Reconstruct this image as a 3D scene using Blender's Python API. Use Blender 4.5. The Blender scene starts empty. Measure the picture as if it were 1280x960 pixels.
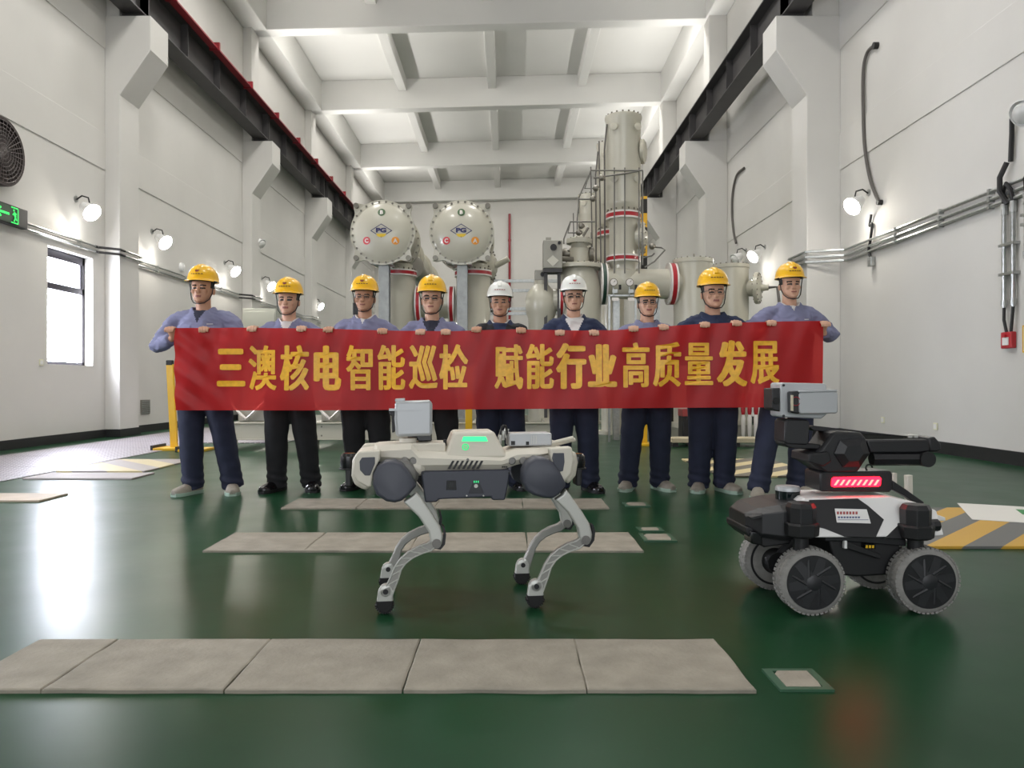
import bpy, bmesh, math, random
from mathutils import Vector, Matrix, noise
from mathutils.bvhtree import BVHTree

random.seed(7)
SC = bpy.context.scene
COL = SC.collection
PI = math.pi

# ------------------------------------------------------------------ camera, light, exposure
FPX, CX, HCAM = 950.0, 636.0, 0.88          # focal length in pixels, vanishing point column, lens height
cam_d = bpy.data.cameras.new('camera')
cam = bpy.data.objects.new('camera', cam_d)
COL.objects.link(cam)
cam_d.sensor_fit = 'HORIZONTAL'
cam_d.sensor_width = 36.0
cam_d.lens = 36.0 * FPX / 1280.0
cam_d.shift_x = (640.0 - CX) / 1280.0
cam_d.clip_end = 200
cam.location = (0, 0, HCAM)
cam.rotation_euler = (PI / 2, 0, 0)
SC.camera = cam

SC.view_settings.view_transform = 'Standard'
SC.view_settings.look = 'None'
SC.view_settings.gamma = 1.0
SC.view_settings.use_curve_mapping = False
SC.view_settings.exposure = 0.0

world = bpy.data.worlds.new('daylight')
SC.world = world
world.use_nodes = True
wbg = world.node_tree.nodes['Background']
wbg.inputs[0].default_value = (0.86, 0.92, 1.0, 1)
wbg.inputs[1].default_value = 1.0

def area_light(name, loc, rot, sx, sy, power, color=(1, 0.975, 0.94), spread=180):
    d = bpy.data.lights.new(name, 'AREA')
    d.shape = 'RECTANGLE'
    d.size, d.size_y = sx, sy
    d.energy = power
    d.color = color
    d.spread = math.radians(spread)
    o = bpy.data.objects.new(name, d)
    o.location, o.rotation_euler = loc, rot
    COL.objects.link(o)
    return o

CEIL_E, DEEP_E, HALL_E, UP_E, SIDE_E, LAMP_E = 145, 72, 370, 92, 80, 4
# high bay lights above the picture; further back, added fill hidden behind the beams
for hy in (4.0, 10.0, 15.5):
    for hx in (-4.0, 1.3):
        area_light('unseen_roof_light', (hx, hy, 9.7), (0, 0, 0), 1.0, 1.0, CEIL_E)
for hy in (20.15, 25.85, 32.4):
    for hx in (-4.4, -2.0, 0.9, 3.6):
        area_light('unseen_roof_light', (hx, hy, 10.78), (math.radians(12), 0, 0), 0.8, 0.3, DEEP_E)
# added upward fill over both crane runways, standing in for bounced skylight
for hy in (3, 9, 15, 21, 27, 33):
    area_light('roof_fill_light', (-6.15, hy, 8.05), (0, math.radians(-140), 0), 0.25, 5.0, UP_E, spread=112)
    area_light('roof_fill_light', (4.76, hy, 8.05), (0, math.radians(162), 0), 0.25, 5.0, UP_E * 0.65, spread=112)
# daylight through the open gate behind the camera and an added fill at the left wall
area_light('gate_daylight', (-0.5, -6.9, 3.2), (PI / 2, 0, 0), 9.0, 6.0, HALL_E, (0.97, 0.98, 1.0))
area_light('side_fill_light', (-6.6, 1.8, 2.2), (0, -PI / 2, 0), 3.6, 4.0, SIDE_E, (0.93, 0.95, 1.0))

# ------------------------------------------------------------------ helpers
def lin(h):
    if isinstance(h, str):
        h = h.lstrip('#')
        c = [int(h[i:i + 2], 16) / 255 for i in (0, 2, 4)]
    else:
        c = [v / 255 for v in h]
    return tuple(v / 12.92 if v <= 0.04045 else ((v + 0.055) / 1.055) ** 2.4 for v in c) + (1,)

def mat(name, color, rough=0.5, metal=0.0, spec=0.5, var=0.0, vscale=6.0, bump=0.0, bscale=40.0, coat=0.0, emit=None, estr=0.0, rvar=0.0):
    m = bpy.data.materials.new(name)
    m.use_nodes = True
    nt = m.node_tree
    b = nt.nodes['Principled BSDF']
    c = lin(color)
    b.inputs['Base Color'].default_value = c
    b.inputs['Roughness'].default_value = rough
    b.inputs['Metallic'].default_value = metal
    b.inputs['Specular IOR Level'].default_value = spec
    b.inputs['Coat Weight'].default_value = coat
    if emit is not None:
        b.inputs['Emission Color'].default_value = lin(emit)
        b.inputs['Emission Strength'].default_value = estr
    tc = nt.nodes.new('ShaderNodeTexCoord')
    if var or rvar:
        n = nt.nodes.new('ShaderNodeTexNoise')
        n.inputs['Scale'].default_value = vscale
        n.inputs['Detail'].default_value = 6
        nt.links.new(tc.outputs['Object'], n.inputs['Vector'])
        if var:
            r = nt.nodes.new('ShaderNodeValToRGB')
            r.color_ramp.elements[0].position = 0.3
            r.color_ramp.elements[1].position = 0.7
            r.color_ramp.elements[0].color = tuple(min(1, v * (1 - var)) for v in c[:3]) + (1,)
            r.color_ramp.elements[1].color = tuple(min(1, v * (1 + var)) for v in c[:3]) + (1,)
            nt.links.new(n.outputs['Fac'], r.inputs['Fac'])
            nt.links.new(r.outputs['Color'], b.inputs['Base Color'])
        if rvar:
            q = nt.nodes.new('ShaderNodeMapRange')
            q.inputs['To Min'].default_value = rough - rvar
            q.inputs['To Max'].default_value = rough + rvar
            nt.links.new(n.outputs['Fac'], q.inputs['Value'])
            nt.links.new(q.outputs['Result'], b.inputs['Roughness'])
    if bump:
        n2 = nt.nodes.new('ShaderNodeTexNoise')
        n2.inputs['Scale'].default_value = bscale
        n2.inputs['Detail'].default_value = 4
        nt.links.new(tc.outputs['Object'], n2.inputs['Vector'])
        bp = nt.nodes.new('ShaderNodeBump')
        bp.inputs['Strength'].default_value = bump
        bp.inputs['Distance'].default_value = 0.01
        nt.links.new(n2.outputs['Fac'], bp.inputs['Height'])
        nt.links.new(bp.outputs['Normal'], b.inputs['Normal'])
    return m

def V(*a):
    return Vector(a)

def frame(d):
    d = d.normalized()
    up = V(0, 0, 1) if abs(d.z) < 0.95 else V(1, 0, 0)
    a = d.cross(up).normalized()
    return a, a.cross(d).normalized()

class MB:
    """collects shapes into one mesh"""
    def __init__(s):
        s.v, s.f, s.m = [], [], []
        s.mi = 0
    def face(s, idx):
        s.f.append(tuple(idx)); s.m.append(s.mi)
    def pts(s, ps):
        i = len(s.v)
        s.v += [Vector(p) for p in ps]
        return i
    def box(s, x0, x1, y0, y1, z0, z1, M=None):
        ps = [V(x, y, z) for z in (z0, z1) for y in (y0, y1) for x in (x0, x1)]
        if M is not None: ps = [M @ p for p in ps]
        i = s.pts(ps)
        for q in ((0, 2, 3, 1), (4, 5, 7, 6), (0, 1, 5, 4), (2, 6, 7, 3), (0, 4, 6, 2), (1, 3, 7, 5)):
            s.face([i + k for k in q])
        return s
    def cbox(s, c, size, M=None):
        x, y, z = c; a, b, d = (k / 2 for k in size)
        return s.box(x - a, x + a, y - b, y + b, z - d, z + d, M)
    def loft(s, rings, cap=True, closed=True):
        n = len(rings[0]); base = [s.pts(r) for r in rings]
        for a, b in zip(base, base[1:]):
            for k in range(n if closed else n - 1):
                k2 = (k + 1) % n
                s.face((a + k, a + k2, b + k2, b + k))
        if cap and closed:
            s.face([base[0] + k for k in range(n)][::-1])
            s.face([base[-1] + k for k in range(n)])
        return s
    def cyl(s, p0, p1, r0, r1=None, n=20, cap=True):
        p0, p1 = Vector(p0), Vector(p1)
        r1 = r0 if r1 is None else r1
        a, b = frame(p1 - p0)
        R = lambda p, r: [p + (a * math.cos(2 * PI * k / n) + b * math.sin(2 * PI * k / n)) * r for k in range(n)]
        return s.loft([R(p0, r0), R(p1, r1)], cap)
    def lathe(s, p0, d, prof, n=32):
        """prof: list of (distance along d, radius)"""
        p0, d = Vector(p0), Vector(d).normalized()
        a, b = frame(d)
        rings = [[p0 + d * t + (a * math.cos(2 * PI * k / n) + b * math.sin(2 * PI * k / n)) * max(r, 1e-4) for k in range(n)] for t, r in prof]
        return s.loft(rings)
    def tube(s, path, r, n=8, cap=True):
        path = [Vector(p) for p in path]
        rr = r if isinstance(r, (list, tuple)) else [r] * len(path)
        rings = []; pa = None
        for i, p in enumerate(path):
            d = (path[min(i + 1, len(path) - 1)] - path[max(i - 1, 0)]).normalized()
            if pa is None: a, b = frame(d)
            else:
                a = (pa - d * pa.dot(d)).normalized(); b = a.cross(d).normalized() * 1
            pa = a
            rings.append([p + (a * math.cos(2 * PI * k / n) + b * math.sin(2 * PI * k / n)) * rr[i] for k in range(n)])
        return s.loft(rings, cap)
    def etube(s, path, rx, ry, n=16, ref=None):
        """tube with elliptic section: rx across ref, ry along ref"""
        path = [Vector(p) for p in path]
        rings = []
        for i, p in enumerate(path):
            d = (path[min(i + 1, len(path) - 1)] - path[max(i - 1, 0)]).normalized()
            a = Vector(ref or (1, 0, 0)); a = (a - d * a.dot(d)).normalized(); b = a.cross(d).normalized()
            rings.append([p + a * math.cos(2 * PI * k / n) * rx[i] + b * math.sin(2 * PI * k / n) * ry[i] for k in range(n)])
        return s.loft(rings)
    def ell(s, c, rx, ry, rz, nu=20, nv=12, M=None):
        c = Vector(c); rings = []
        for j in range(nv + 1):
            t = -PI / 2 + PI * j / nv
            q = max(math.cos(t), 0.02)
            ps = [V(rx * q * math.cos(2 * PI * k / nu), ry * q * math.sin(2 * PI * k / nu), rz * math.sin(t)) for k in range(nu)]
            if M is not None: ps = [M @ p for p in ps]
            rings.append([c + p for p in ps])
        return s.loft(rings)
    def prism(s, poly, plane, d0, d1):
        """poly of 2-d points in plane 'xz','yz','xy' extruded between d0 and d1 on the third axis"""
        def mk(p, d):
            u, w = p
            return V(u, d, w) if plane == 'xz' else V(d, u, w) if plane == 'yz' else V(u, w, d)
        return s.loft([[mk(p, d0) for p in poly], [mk(p, d1) for p in poly]])
    def torus(s, c, axis, R, r, n=28, m=8, a0=0, a1=2 * PI):
        a, b = frame(Vector(axis)); c = Vector(c); full = abs(a1 - a0 - 2 * PI) < 1e-6
        path = [c + (a * math.cos(a0 + (a1 - a0) * k / n) + b * math.sin(a0 + (a1 - a0) * k / n)) * R for k in range(n + 1)]
        return s.tube(path, r, m, cap=not full)
    def xform(s, M):
        s.v = [M @ p for p in s.v]; return s
    def mesh(s, name):
        me = bpy.data.meshes.new(name)
        me.from_pydata([tuple(p) for p in s.v], [], s.f)
        bm = bmesh.new(); bm.from_mesh(me)
        for f, k in zip(bm.faces, s.m): f.material_index = k
        bmesh.ops.recalc_face_normals(bm, faces=bm.faces)
        bm.to_mesh(me); bm.free()
        return me
    def build(s, name, mats, parent=None, smooth=35, bevel=0.0, bseg=2):
        me = s.mesh(name)
        return link(name, me, mats, parent, smooth, bevel, bseg)

def link(name, me, mats, parent=None, smooth=35, bevel=0.0, bseg=2):
    for m in (mats if isinstance(mats, (list, tuple)) else [mats]): me.materials.append(m)
    if smooth:
        me.shade_smooth()
        me.set_sharp_from_angle(angle=math.radians(smooth))
    o = bpy.data.objects.new(name, me)
    COL.objects.link(o)
    if parent is not None: o.parent = parent
    if bevel:
        b = o.modifiers.new('edge', 'BEVEL')
        b.width, b.segments, b.limit_method, b.angle_limit = bevel, bseg, 'ANGLE', math.radians(40)
        b.harden_normals = False
    return o

def tag(o, label, cat, group=None):
    o['label'], o['category'] = label, cat
    if group: o['group'] = group
    return o

def thing(name, label, cat, loc=(0, 0, 0), rz=0.0, group=None):
    o = bpy.data.objects.new(name, None)
    o.empty_display_size = 0.1
    COL.objects.link(o)
    o.location = loc; o.rotation_euler = (0, 0, rz)
    return tag(o, label, cat, group)

def struct(o):
    o['kind'] = 'structure'
    return o

def stuff(o):
    o['kind'] = 'stuff'
    return o

def copy_tree(o, parent=None):
    c = o.copy(); COL.objects.link(c)
    c.parent = parent
    for ch in list(o.children): copy_tree(ch, c)
    return c

def at(px, py, Y):
    """point of the hall seen at this pixel of the photograph at depth Y"""
    return V((px - CX) / FPX * Y, Y, HCAM + (480 - py) / FPX * Y)

def text_mesh(body, size, offset=0.0, depth=0.0, sx=1.0):
    """letters as (verts, faces), centred, lying in x (right) / y (up)"""
    cu = bpy.data.curves.new('t', 'FONT')
    cu.body = body; cu.size = size; cu.offset = offset; cu.extrude = depth
    cu.align_x = 'CENTER'; cu.align_y = 'CENTER'; cu.resolution_u = 3
    ob = bpy.data.objects.new('t', cu); COL.objects.link(ob)
    dg = bpy.context.evaluated_depsgraph_get()
    me = bpy.data.meshes.new_from_object(ob.evaluated_get(dg))
    bm = bmesh.new(); bm.from_mesh(me); bmesh.ops.triangulate(bm, faces=bm.faces)
    vs = [v.co.copy() for v in bm.verts]; fs = [[v.index for v in f.verts] for f in bm.faces]
    bm.free(); bpy.data.objects.remove(ob); bpy.data.curves.remove(cu); bpy.data.meshes.remove(me)
    if vs:
        x0, x1 = min(v.x for v in vs), max(v.x for v in vs); y0, y1 = min(v.y for v in vs), max(v.y for v in vs)
        vs = [V((v.x - (x0 + x1) / 2) * sx, v.y - (y0 + y1) / 2, v.z) for v in vs]
    return vs, fs

def add_text(mb, body, size, fn, offset=0.0, sx=1.0, h=None, w=None):
    """place letters through fn(u, v) -> point; h/w force the drawn height/width"""
    vs, fs = text_mesh(body, size, offset, 0.0, sx)
    if not vs: return
    ky = 1.0 if h is None else h / max(1e-6, max(v.y for v in vs) - min(v.y for v in vs))
    kx = ky if w is None else w / max(1e-6, max(v.x for v in vs) - min(v.x for v in vs))
    i = mb.pts([fn(v.x * kx, v.y * ky) for v in vs])
    for f in fs: mb.face([i + k for k in f])

def voxel(mb, name, size, iters=2, disp=None, factor=0.5):
    """fuse overlapping closed shapes of mb into one continuous skin"""
    me = mb.mesh(name)
    ob = bpy.data.objects.new(name, me); COL.objects.link(ob)
    r = ob.modifiers.new('r', 'REMESH'); r.mode = 'VOXEL'; r.voxel_size = size; r.use_smooth_shade = True
    if iters:
        q = ob.modifiers.new('s', 'SMOOTH'); q.factor = factor; q.iterations = iters
    dg = bpy.context.evaluated_depsgraph_get()
    out = bpy.data.meshes.new_from_object(ob.evaluated_get(dg))
    bpy.data.objects.remove(ob); bpy.data.meshes.remove(me)
    out.name = name
    if disp:
        nr = [v.normal.copy() for v in out.vertices]
        for v, n in zip(out.vertices, nr): v.co += n * disp(v.co)
    out.materials.clear()
    return out

def smoothstep(a, b, x):
    t = max(0.0, min(1.0, (x - a) / (b - a))); return t * t * (3 - 2 * t)

# ------------------------------------------------------------------ materials
WALL = mat('painted_plaster', (205, 203, 198), 0.75, var=0.035, vscale=0.7, bump=0.06, bscale=9)
CEILM = mat('ceiling_paint', (212, 211, 207), 0.8, var=0.02, vscale=0.6)
BLACKP = mat('black_skirting', (30, 30, 31), 0.5)
STEELD = mat('dark_grey_steel', (62, 60, 60), 0.5, var=0.12, vscale=3)
REDP = mat('dark_red_paint', (140, 34, 44), 0.35)
GALV = mat('galvanised_steel', (176, 178, 176), 0.32, metal=0.85, var=0.15, vscale=20)
CABLE = mat('black_cable', (28, 27, 27), 0.5)
CABLEG = mat('grey_corrugated_cable', (92, 88, 84), 0.6)
WHITEP = mat('white_enamel', (228, 228, 226), 0.35)
BLACKM = mat('matt_black', (24, 24, 26), 0.5)
BLACKG = mat('gloss_black', (18, 18, 20), 0.2)
YEL = mat('safety_yellow', (222, 176, 30), 0.4)
# ------------------------------------------------------------------ the hall
XL, XR = -6.7, 5.5
Y0, Y1 = -7.0, 38.0
PILZ = (0.2, 6.4, 12.6, 19.1, 24.9, 31.2)

def floor_material():
    m = bpy.data.materials.new('green_epoxy'); m.use_nodes = True
    nt = m.node_tree; b = nt.nodes['Principled BSDF']
    tc = nt.nodes.new('ShaderNodeTexCoord')
    n = nt.nodes.new('ShaderNodeTexNoise'); n.inputs['Scale'].default_value = 0.9; n.inputs['Detail'].default_value = 8
    nt.links.new(tc.outputs['Object'], n.inputs['Vector'])
    r = nt.nodes.new('ShaderNodeValToRGB')
    r.color_ramp.elements[0].position = 0.35; r.color_ramp.elements[0].color = lin((17, 54, 31))
    r.color_ramp.elements[1].position = 0.7; r.color_ramp.elements[1].color = lin((24, 66, 40))
    nt.links.new(n.outputs['Fac'], r.inputs['Fac'])
    n3 = nt.nodes.new('ShaderNodeTexNoise'); n3.inputs['Scale'].default_value = 130; n3.inputs['Detail'].default_value = 3
    mp = nt.nodes.new('ShaderNodeMapping'); mp.inputs['Scale'].default_value = (0.25, 1, 1)
    nt.links.new(tc.outputs['Object'], mp.inputs['Vector']); nt.links.new(mp.outputs['Vector'], n3.inputs['Vector'])
    sp = nt.nodes.new('ShaderNodeValToRGB')
    sp.color_ramp.elements[0].position = 0.735; sp.color_ramp.elements[0].color = (0, 0, 0, 1)
    sp.color_ramp.elements[1].position = 0.80; sp.color_ramp.elements[1].color = (1, 1, 1, 1)
    nt.links.new(n3.outputs['Fac'], sp.inputs['Fac'])
    mx = nt.nodes.new('ShaderNodeMix'); mx.data_type = 'RGBA'
    ml = nt.nodes.new('ShaderNodeMath'); ml.operation = 'MULTIPLY'; ml.inputs[1].default_value = 0.22
    nt.links.new(sp.outputs['Color'], ml.inputs[0]); nt.links.new(ml.outputs[0], mx.inputs[0])
    nt.links.new(r.outputs['Color'], mx.inputs[6]); mx.inputs[7].default_value = lin((110, 135, 118))
    nt.links.new(mx.outputs[2], b.inputs['Base Color'])
    b.inputs['Specular IOR Level'].default_value = 0.15
    q = nt.nodes.new('ShaderNodeMapRange'); q.inputs['To Min'].default_value = 0.26; q.inputs['To Max'].default_value = 0.36
    n2 = nt.nodes.new('ShaderNodeTexNoise'); n2.inputs['Scale'].default_value = 2.5; n2.inputs['Detail'].default_value = 5
    nt.links.new(tc.outputs['Object'], n2.inputs['Vector']); nt.links.new(n2.outputs['Fac'], q.inputs['Value'])
    nt.links.new(q.outputs['Result'], b.inputs['Roughness'])
    n4 = nt.nodes.new('ShaderNodeTexNoise'); n4.inputs['Scale'].default_value = 3.0; n4.inputs['Detail'].default_value = 2
    nt.links.new(tc.outputs['Object'], n4.inputs['Vector'])
    bp = nt.nodes.new('ShaderNodeBump'); bp.inputs['Strength'].default_value = 0.05; bp.inputs['Distance'].default_value = 0.02
    nt.links.new(n4.outputs['Fac'], bp.inputs['Height']); nt.links.new(bp.outputs['Normal'], b.inputs['Normal'])
    return m
FLOORM = floor_material()
struct(MB().box(XL - 0.4, XR + 0.4, Y0, Y1 + 0.4, -0.2, 0).build('floor', FLOORM, smooth=0))

SL = 0.026                                     # the roof falls to the left
roof = lambda x, z: z + SL * (x + 0.6)
def slope_box(mb, x0, x1, y0, y1, z0, z1):
    i = mb.pts([V(x, y, roof(x, z)) for z in (z0, z1) for y in (y0, y1) for x in (x0, x1)])
    for q in ((0, 2, 3, 1), (4, 5, 7, 6), (0, 1, 5, 4), (2, 6, 7, 3), (0, 4, 6, 2), (1, 3, 7, 5)): mb.face([i + k for k in q])
c = MB(); slope_box(c, XL - 0.4, XR + 0.4, Y0, Y1 + 0.4, 11.0, 11.25)
struct(c.build('ceiling', CEILM, smooth=0))
for y in (0.5, 6.7, 12.9, 19.3, 25.0, 31.6, 37.6):
    b = MB(); slope_box(b, XL, XR, y, y + 0.4, 10.02, 11.0)
    struct(b.build('ceiling_beam', CEILM, smooth=0, bevel=0.02))
for x in (-3.5, -0.55, 2.4):
    b = MB(); slope_box(b, x - 0.14, x + 0.14, Y0, Y1, 10.6, 11.0)
    struct(b.build('ceiling_joist', CEILM, smooth=0, bevel=0.015))
for nm, a, bb in (('trim_left_edge_beam', XL, XL + 0.55), ('trim_right_edge_beam', XR - 0.5, XR)):
    b = MB(); slope_box(b, a, bb, Y0, Y1, 10.02, 11.0)
    struct(b.build(nm, CEILM, smooth=0, bevel=0.02))

# walls (the left one has window openings)
WY = [(4.6, 5.85), (11.04, 12.24)]  # first opening: unseen window added to bring in daylight
WZ0, WZ1 = 1.17, 2.9
w = MB()
T = 0.3
ys = [Y0] + [v for p in WY for v in p] + [Y1]
for i in range(0, len(ys), 2): w.box(XL - T, XL, ys[i], ys[i + 1], 0, 11.3)
for a, b in WY:
    w.box(XL - T, XL, a, b, 0, WZ0); w.box(XL - T, XL, a, b, WZ1, 11.3)
struct(w.build('wall_left', WALL, smooth=0))
struct(MB().box(XR, XR + T, Y0, Y1, 0, 11.3).build('wall_right', WALL, smooth=0))
struct(MB().box(XL - T, XR + T, Y1, Y1 + T, 0, 11.6).build('wall_back', WALL, smooth=0))
struct(MB().box(XL - T, -5.2, Y0 - T, Y0, 0, 11.6).box(4.2, XR + T, Y0 - T, Y0, 0, 11.6).box(-5.2, 4.2, Y0 - T, Y0, 6.4, 11.6).build('wall_front', WALL, smooth=0))

# ring beams standing slightly proud of the walls
for nm, x0, x1 in (('trim_left_ring_beam', XL, XL + 0.016), ('trim_right_ring_beam', XR - 0.016, XR)):
    for z0, z1 in ((4.42, 5.03), (6.43, 7.0)):
        struct(MB().box(x0, x1, Y0, Y1, z0, z1).build(nm, WALL, smooth=0, bevel=0.008))

# pillars with corbels
for z in PILZ:
    for side in (0, 1):
        m = MB()
        if side == 0:
            xi, xc, xw = -6.45, -5.94, XL
            m.prism([(xw, 0), (xi, 0), (xi, 5.67), (xc, 6.42), (xc, 6.99), (xw, 6.99)], 'xz', z, z + 0.66)
            m.box(xw, -6.48, z + 0.05, z + 0.6, 6.99, 10.6)
        else:
            xi, xc, xw = 4.94, 4.43, XR
            m.prism([(xw, 0), (xi, 0), (xi, 5.67), (xc, 6.42), (xc, 6.99), (xw, 6.99)], 'xz', z, z + 0.66)
            m.box(5.05, xw, z + 0.05, z + 0.6, 6.99, 10.6)
        struct(m.build('pillar', WALL, smooth=0, bevel=0.012))

# skirting
bl = MB()
bl.box(XL, XL + 0.03, Y0, Y1, 0, 0.13)
br = MB(); br.box(XR - 0.03, XR, Y0, Y1, 0, 0.15)
for z in PILZ:
    bl.box(XL, -6.43, z - 0.02, z + 0.68, 0, 0.13)
    br.box(4.92, XR, z - 0.02, z + 0.68, 0, 0.15)
struct(bl.build('baseboard_left', BLACKP, smooth=0))
struct(br.build('baseboard_right', BLACKP, smooth=0))
struct(MB().box(XL, XR, Y1 - 0.03, Y1, 0, 0.15).build('baseboard_back', BLACKP, smooth=0))

# windows in the left wall
PANE = bpy.data.materials.new('frosted_daylit_glass'); PANE.use_nodes = True
nt = PANE.node_tree; b_ = nt.nodes['Principled BSDF']
b_.inputs['Base Color'].default_value = (0.9, 0.92, 0.97, 1); b_.inputs['Roughness'].default_value = 0.25
b_.inputs['Emission Color'].default_value = (0.84, 0.87, 1.0, 1); b_.inputs['Emission Strength'].default_value = 46.0
WFR = mat('dark_window_frame', (54, 50, 58), 0.4)
for k, (a, b) in enumerate(WY):
    x = XL - 0.2
    m = MB()
    m.box(x, x + 0.07, a, a + 0.07, WZ0, WZ1).box(x, x + 0.07, b - 0.07, b, WZ0, WZ1)
    m.box(x, x + 0.07, a, b, WZ1 - 0.13, WZ1).box(x, x + 0.07, a, b, WZ0, WZ0 + 0.05).box(x, x + 0.07, a, b, 2.3, 2.4)
    m.box(x, x + 0.06, b - 0.11, b, 2.37, WZ1 - 0.1)
    f = struct(m.build('window_%d' % (k + 1), WFR, smooth=0, bevel=0.004))
    MB().box(x + 0.02, x + 0.035, a + 0.06, b - 0.06, WZ0 + 0.04, 2.31).build('window_pane', PANE, f, smooth=0)
    MB().box(x + 0.02, x + 0.035, a + 0.06, b - 0.06, 2.39, WZ1 - 0.11).build('window_pane', PANE, f, smooth=0)

# crane runway beams
def crane_beam(side):
    xc = -6.27 if side == 0 else 4.76
    t = thing('crane_beam', ('dark steel crane runway beam with red conductor rail along the left wall' if side == 0 else
              'dark steel crane runway beam without red rail along the right wall'), 'beam', (xc, Y0, 7.0))
    L = Y1 - Y0
    MB().box(-0.012, 0.012, 0, L, 0.09, 0.74).build('web', STEELD, t, smooth=0)
    MB().box(-0.17, 0.17, 0, L, 0.07, 0.092).build('lower_flange', STEELD, t, smooth=0)
    MB().box(-0.2, 0.2, 0, L, 0.74, 0.765).build('upper_flange', STEELD, t, smooth=0)
    MB().box(-0.035, 0.035, 0, L, 0.765, 0.87).build('crane_rail', STEELD, t, smooth=0)
    y = 0.7
    while y < L - 0.3:
        MB().box(-0.15, 0.15, y, y + 0.014, 0.09, 0.74).build('stiffener', STEELD, t, smooth=0)
        y += 1.6
    for z in PILZ:
        MB().box(-0.19, 0.19, z - Y0 + 0.1, z - Y0 + 0.56, 0.0, 0.07).box(-0.15, 0.15, z - Y0 + 0.3, z - Y0 + 0.34, 0.07, 0.74).build('bearing_plate', STEELD, t, smooth=0)
    if side == 0:
        r = MB()
        for k in range(3): r.box(0.2 + 0.05 * k, 0.225 + 0.05 * k, 0, L, 0.79 - 0.035 * k, 0.83 - 0.035 * k)
        r.box(0.19, 0.34, 0, L, 0.71, 0.72)
        r = r.build('conductor_rail', REDP, t, smooth=0)
        y = 0.5
        while y < L:
            MB().box(0.16, 0.37, y, y + 0.05, 0.69, 0.85).build('hanger', REDP, r, smooth=0)
            y += 2.0
    return t
crane_beam(0); crane_beam(1)
# ------------------------------------------------------------------ wall lamps
LAMPGLASS = mat('lit_lamp_glass', (255, 250, 240), 0.3, emit=(255, 248, 236), estr=130.0)
DEADGLASS = mat('unlit_lamp_glass', (206, 206, 203), 0.2)
def wall_lamp(side, Y, z, label, lit=True, size=1.0):
    xw = XL if side == 0 else XR
    s = 1 if side == 0 else -1
    t = thing('wall_lamp', label, 'lamp', (xw, Y, z), 0.0 if side == 0 else PI, 'wall lamps along the hall')
    # local +x points into the hall
    MB().cyl((0.0, 0, 0.22), (0.02, 0, 0.22), 0.05).build('wall_plate', GALV, t)
    MB().tube([(0.0, 0, 0.2), (0.1, 0.0, 0.27), (0.2, 0, 0.24), (0.22, 0, 0.15), (0.18, 0, 0.1)], 0.012).build('bracket_arm', CABLE, t)
    d = V(0.72, -0.28 * s, -0.5).normalized()
    p = V(0.14, 0, 0.1)
    sh = MB().lathe(p, d, [(-0.06, 0.03), (-0.04, 0.06), (0.02, 0.085), (0.14, 0.125), (0.19, 0.145), (0.195, 0.14), (0.15, 0.11)], 28)
    sh.build('shade', WHITEP, t)
    MB().lathe(p + d * 0.16, d, [(0, 0.10), (0.03, 0.112), (0.06, 0.10), (0.085, 0.06), (0.092, 0.01)], 24).build('glass', LAMPGLASS if lit else DEADGLASS, t)
    if lit:
        l = bpy.data.lights.new('wall_lamp_light', 'POINT'); l.energy = LAMP_E; l.color = (1, 0.98, 0.94); l.shadow_soft_size = 0.1
        o = bpy.data.objects.new('wall_lamp_light', l); COL.objects.link(o); o.parent = t
        o.location = V(0.22, 0, -0.2)
    return t
wall_lamp(0, 11.75, 3.52, 'lit white wall lamp over the dark framed window')
wall_lamp(0, 14.25, 3.52, 'lit white wall lamp just right of the near left pillar, above the first man')
wall_lamp(0, 17.9, 3.52, 'lit white wall lamp between the first man and the second left pillar')
wall_lamp(0, 20.6, 3.52, 'lit white wall lamp partly behind the helmet of the second man')
wall_lamp(0, 26.0, 3.52, 'smallest lit wall lamp, deep on the left wall between second and third man')
wall_lamp(1, 11.6, 3.58, 'lit white lamp on right wall below the long hanging cable')
wall_lamp(1, 16.3, 3.6, 'lit white lamp on right wall behind the man with white piping')
wall_lamp(1, 7.75, 3.62, 'unlit round lamp at the upper right edge above the alarm boxes', lit=False)
wall_lamp(0, 19.75, 4.5, 'unlit white lamp high beside the second left pillar', lit=False)
wall_lamp(1, 17.6, 3.75, 'small unlit lamp on right wall beside the far lit lamp', lit=False)

# ------------------------------------------------------------------ conduits
def round_pillars(side, z, off, y0, y1, r):
    xw, xi, s = (XL, -6.45, 1) if side == 0 else (XR, 4.94, -1)
    path = [V(xw + s * off, y0, z)]
    for p in PILZ:
        if y0 < p - 0.2 and p + 0.9 < y1:
            path += [V(xw + s * off, p - 0.22 - off, z), V(xi + s * off, p - off - 0.02, z), V(xi + s * off, p + 0.66 + off, z), V(xw + s * off, p + 0.9, z)]
    path.append(V(xw + s * off, y1, z))
    return path
for z in (3.1, 3.02):
    o = MB().tube(round_pillars(0, z, 0.035, 8.5, 27.0, 0.016), 0.017, 8).build('conduit', GALV)
    tag(o, ('upper' if z > 3.05 else 'lower') + ' thin steel conduit of the pair along the left wall above the window', 'conduit', 'left wall conduits')
    for y in (9.2, 11.8, 14.4, 16.0, 17.6): MB().box(XL, XL + 0.055, y, y + 0.03, z - 0.024, z + 0.024).build('pipe_clip', GALV, o, smooth=0)
    for p in PILZ[2:4]:
        MB().tube([V(XL + 0.035, p - 0.35, z), V(XL + 0.035, p - 0.26, z), V(-6.415, p - 0.055, z), V(-6.415, p + 0.1, z)], 0.021, 8).build('flexible_joint', CABLE, o)
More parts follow.
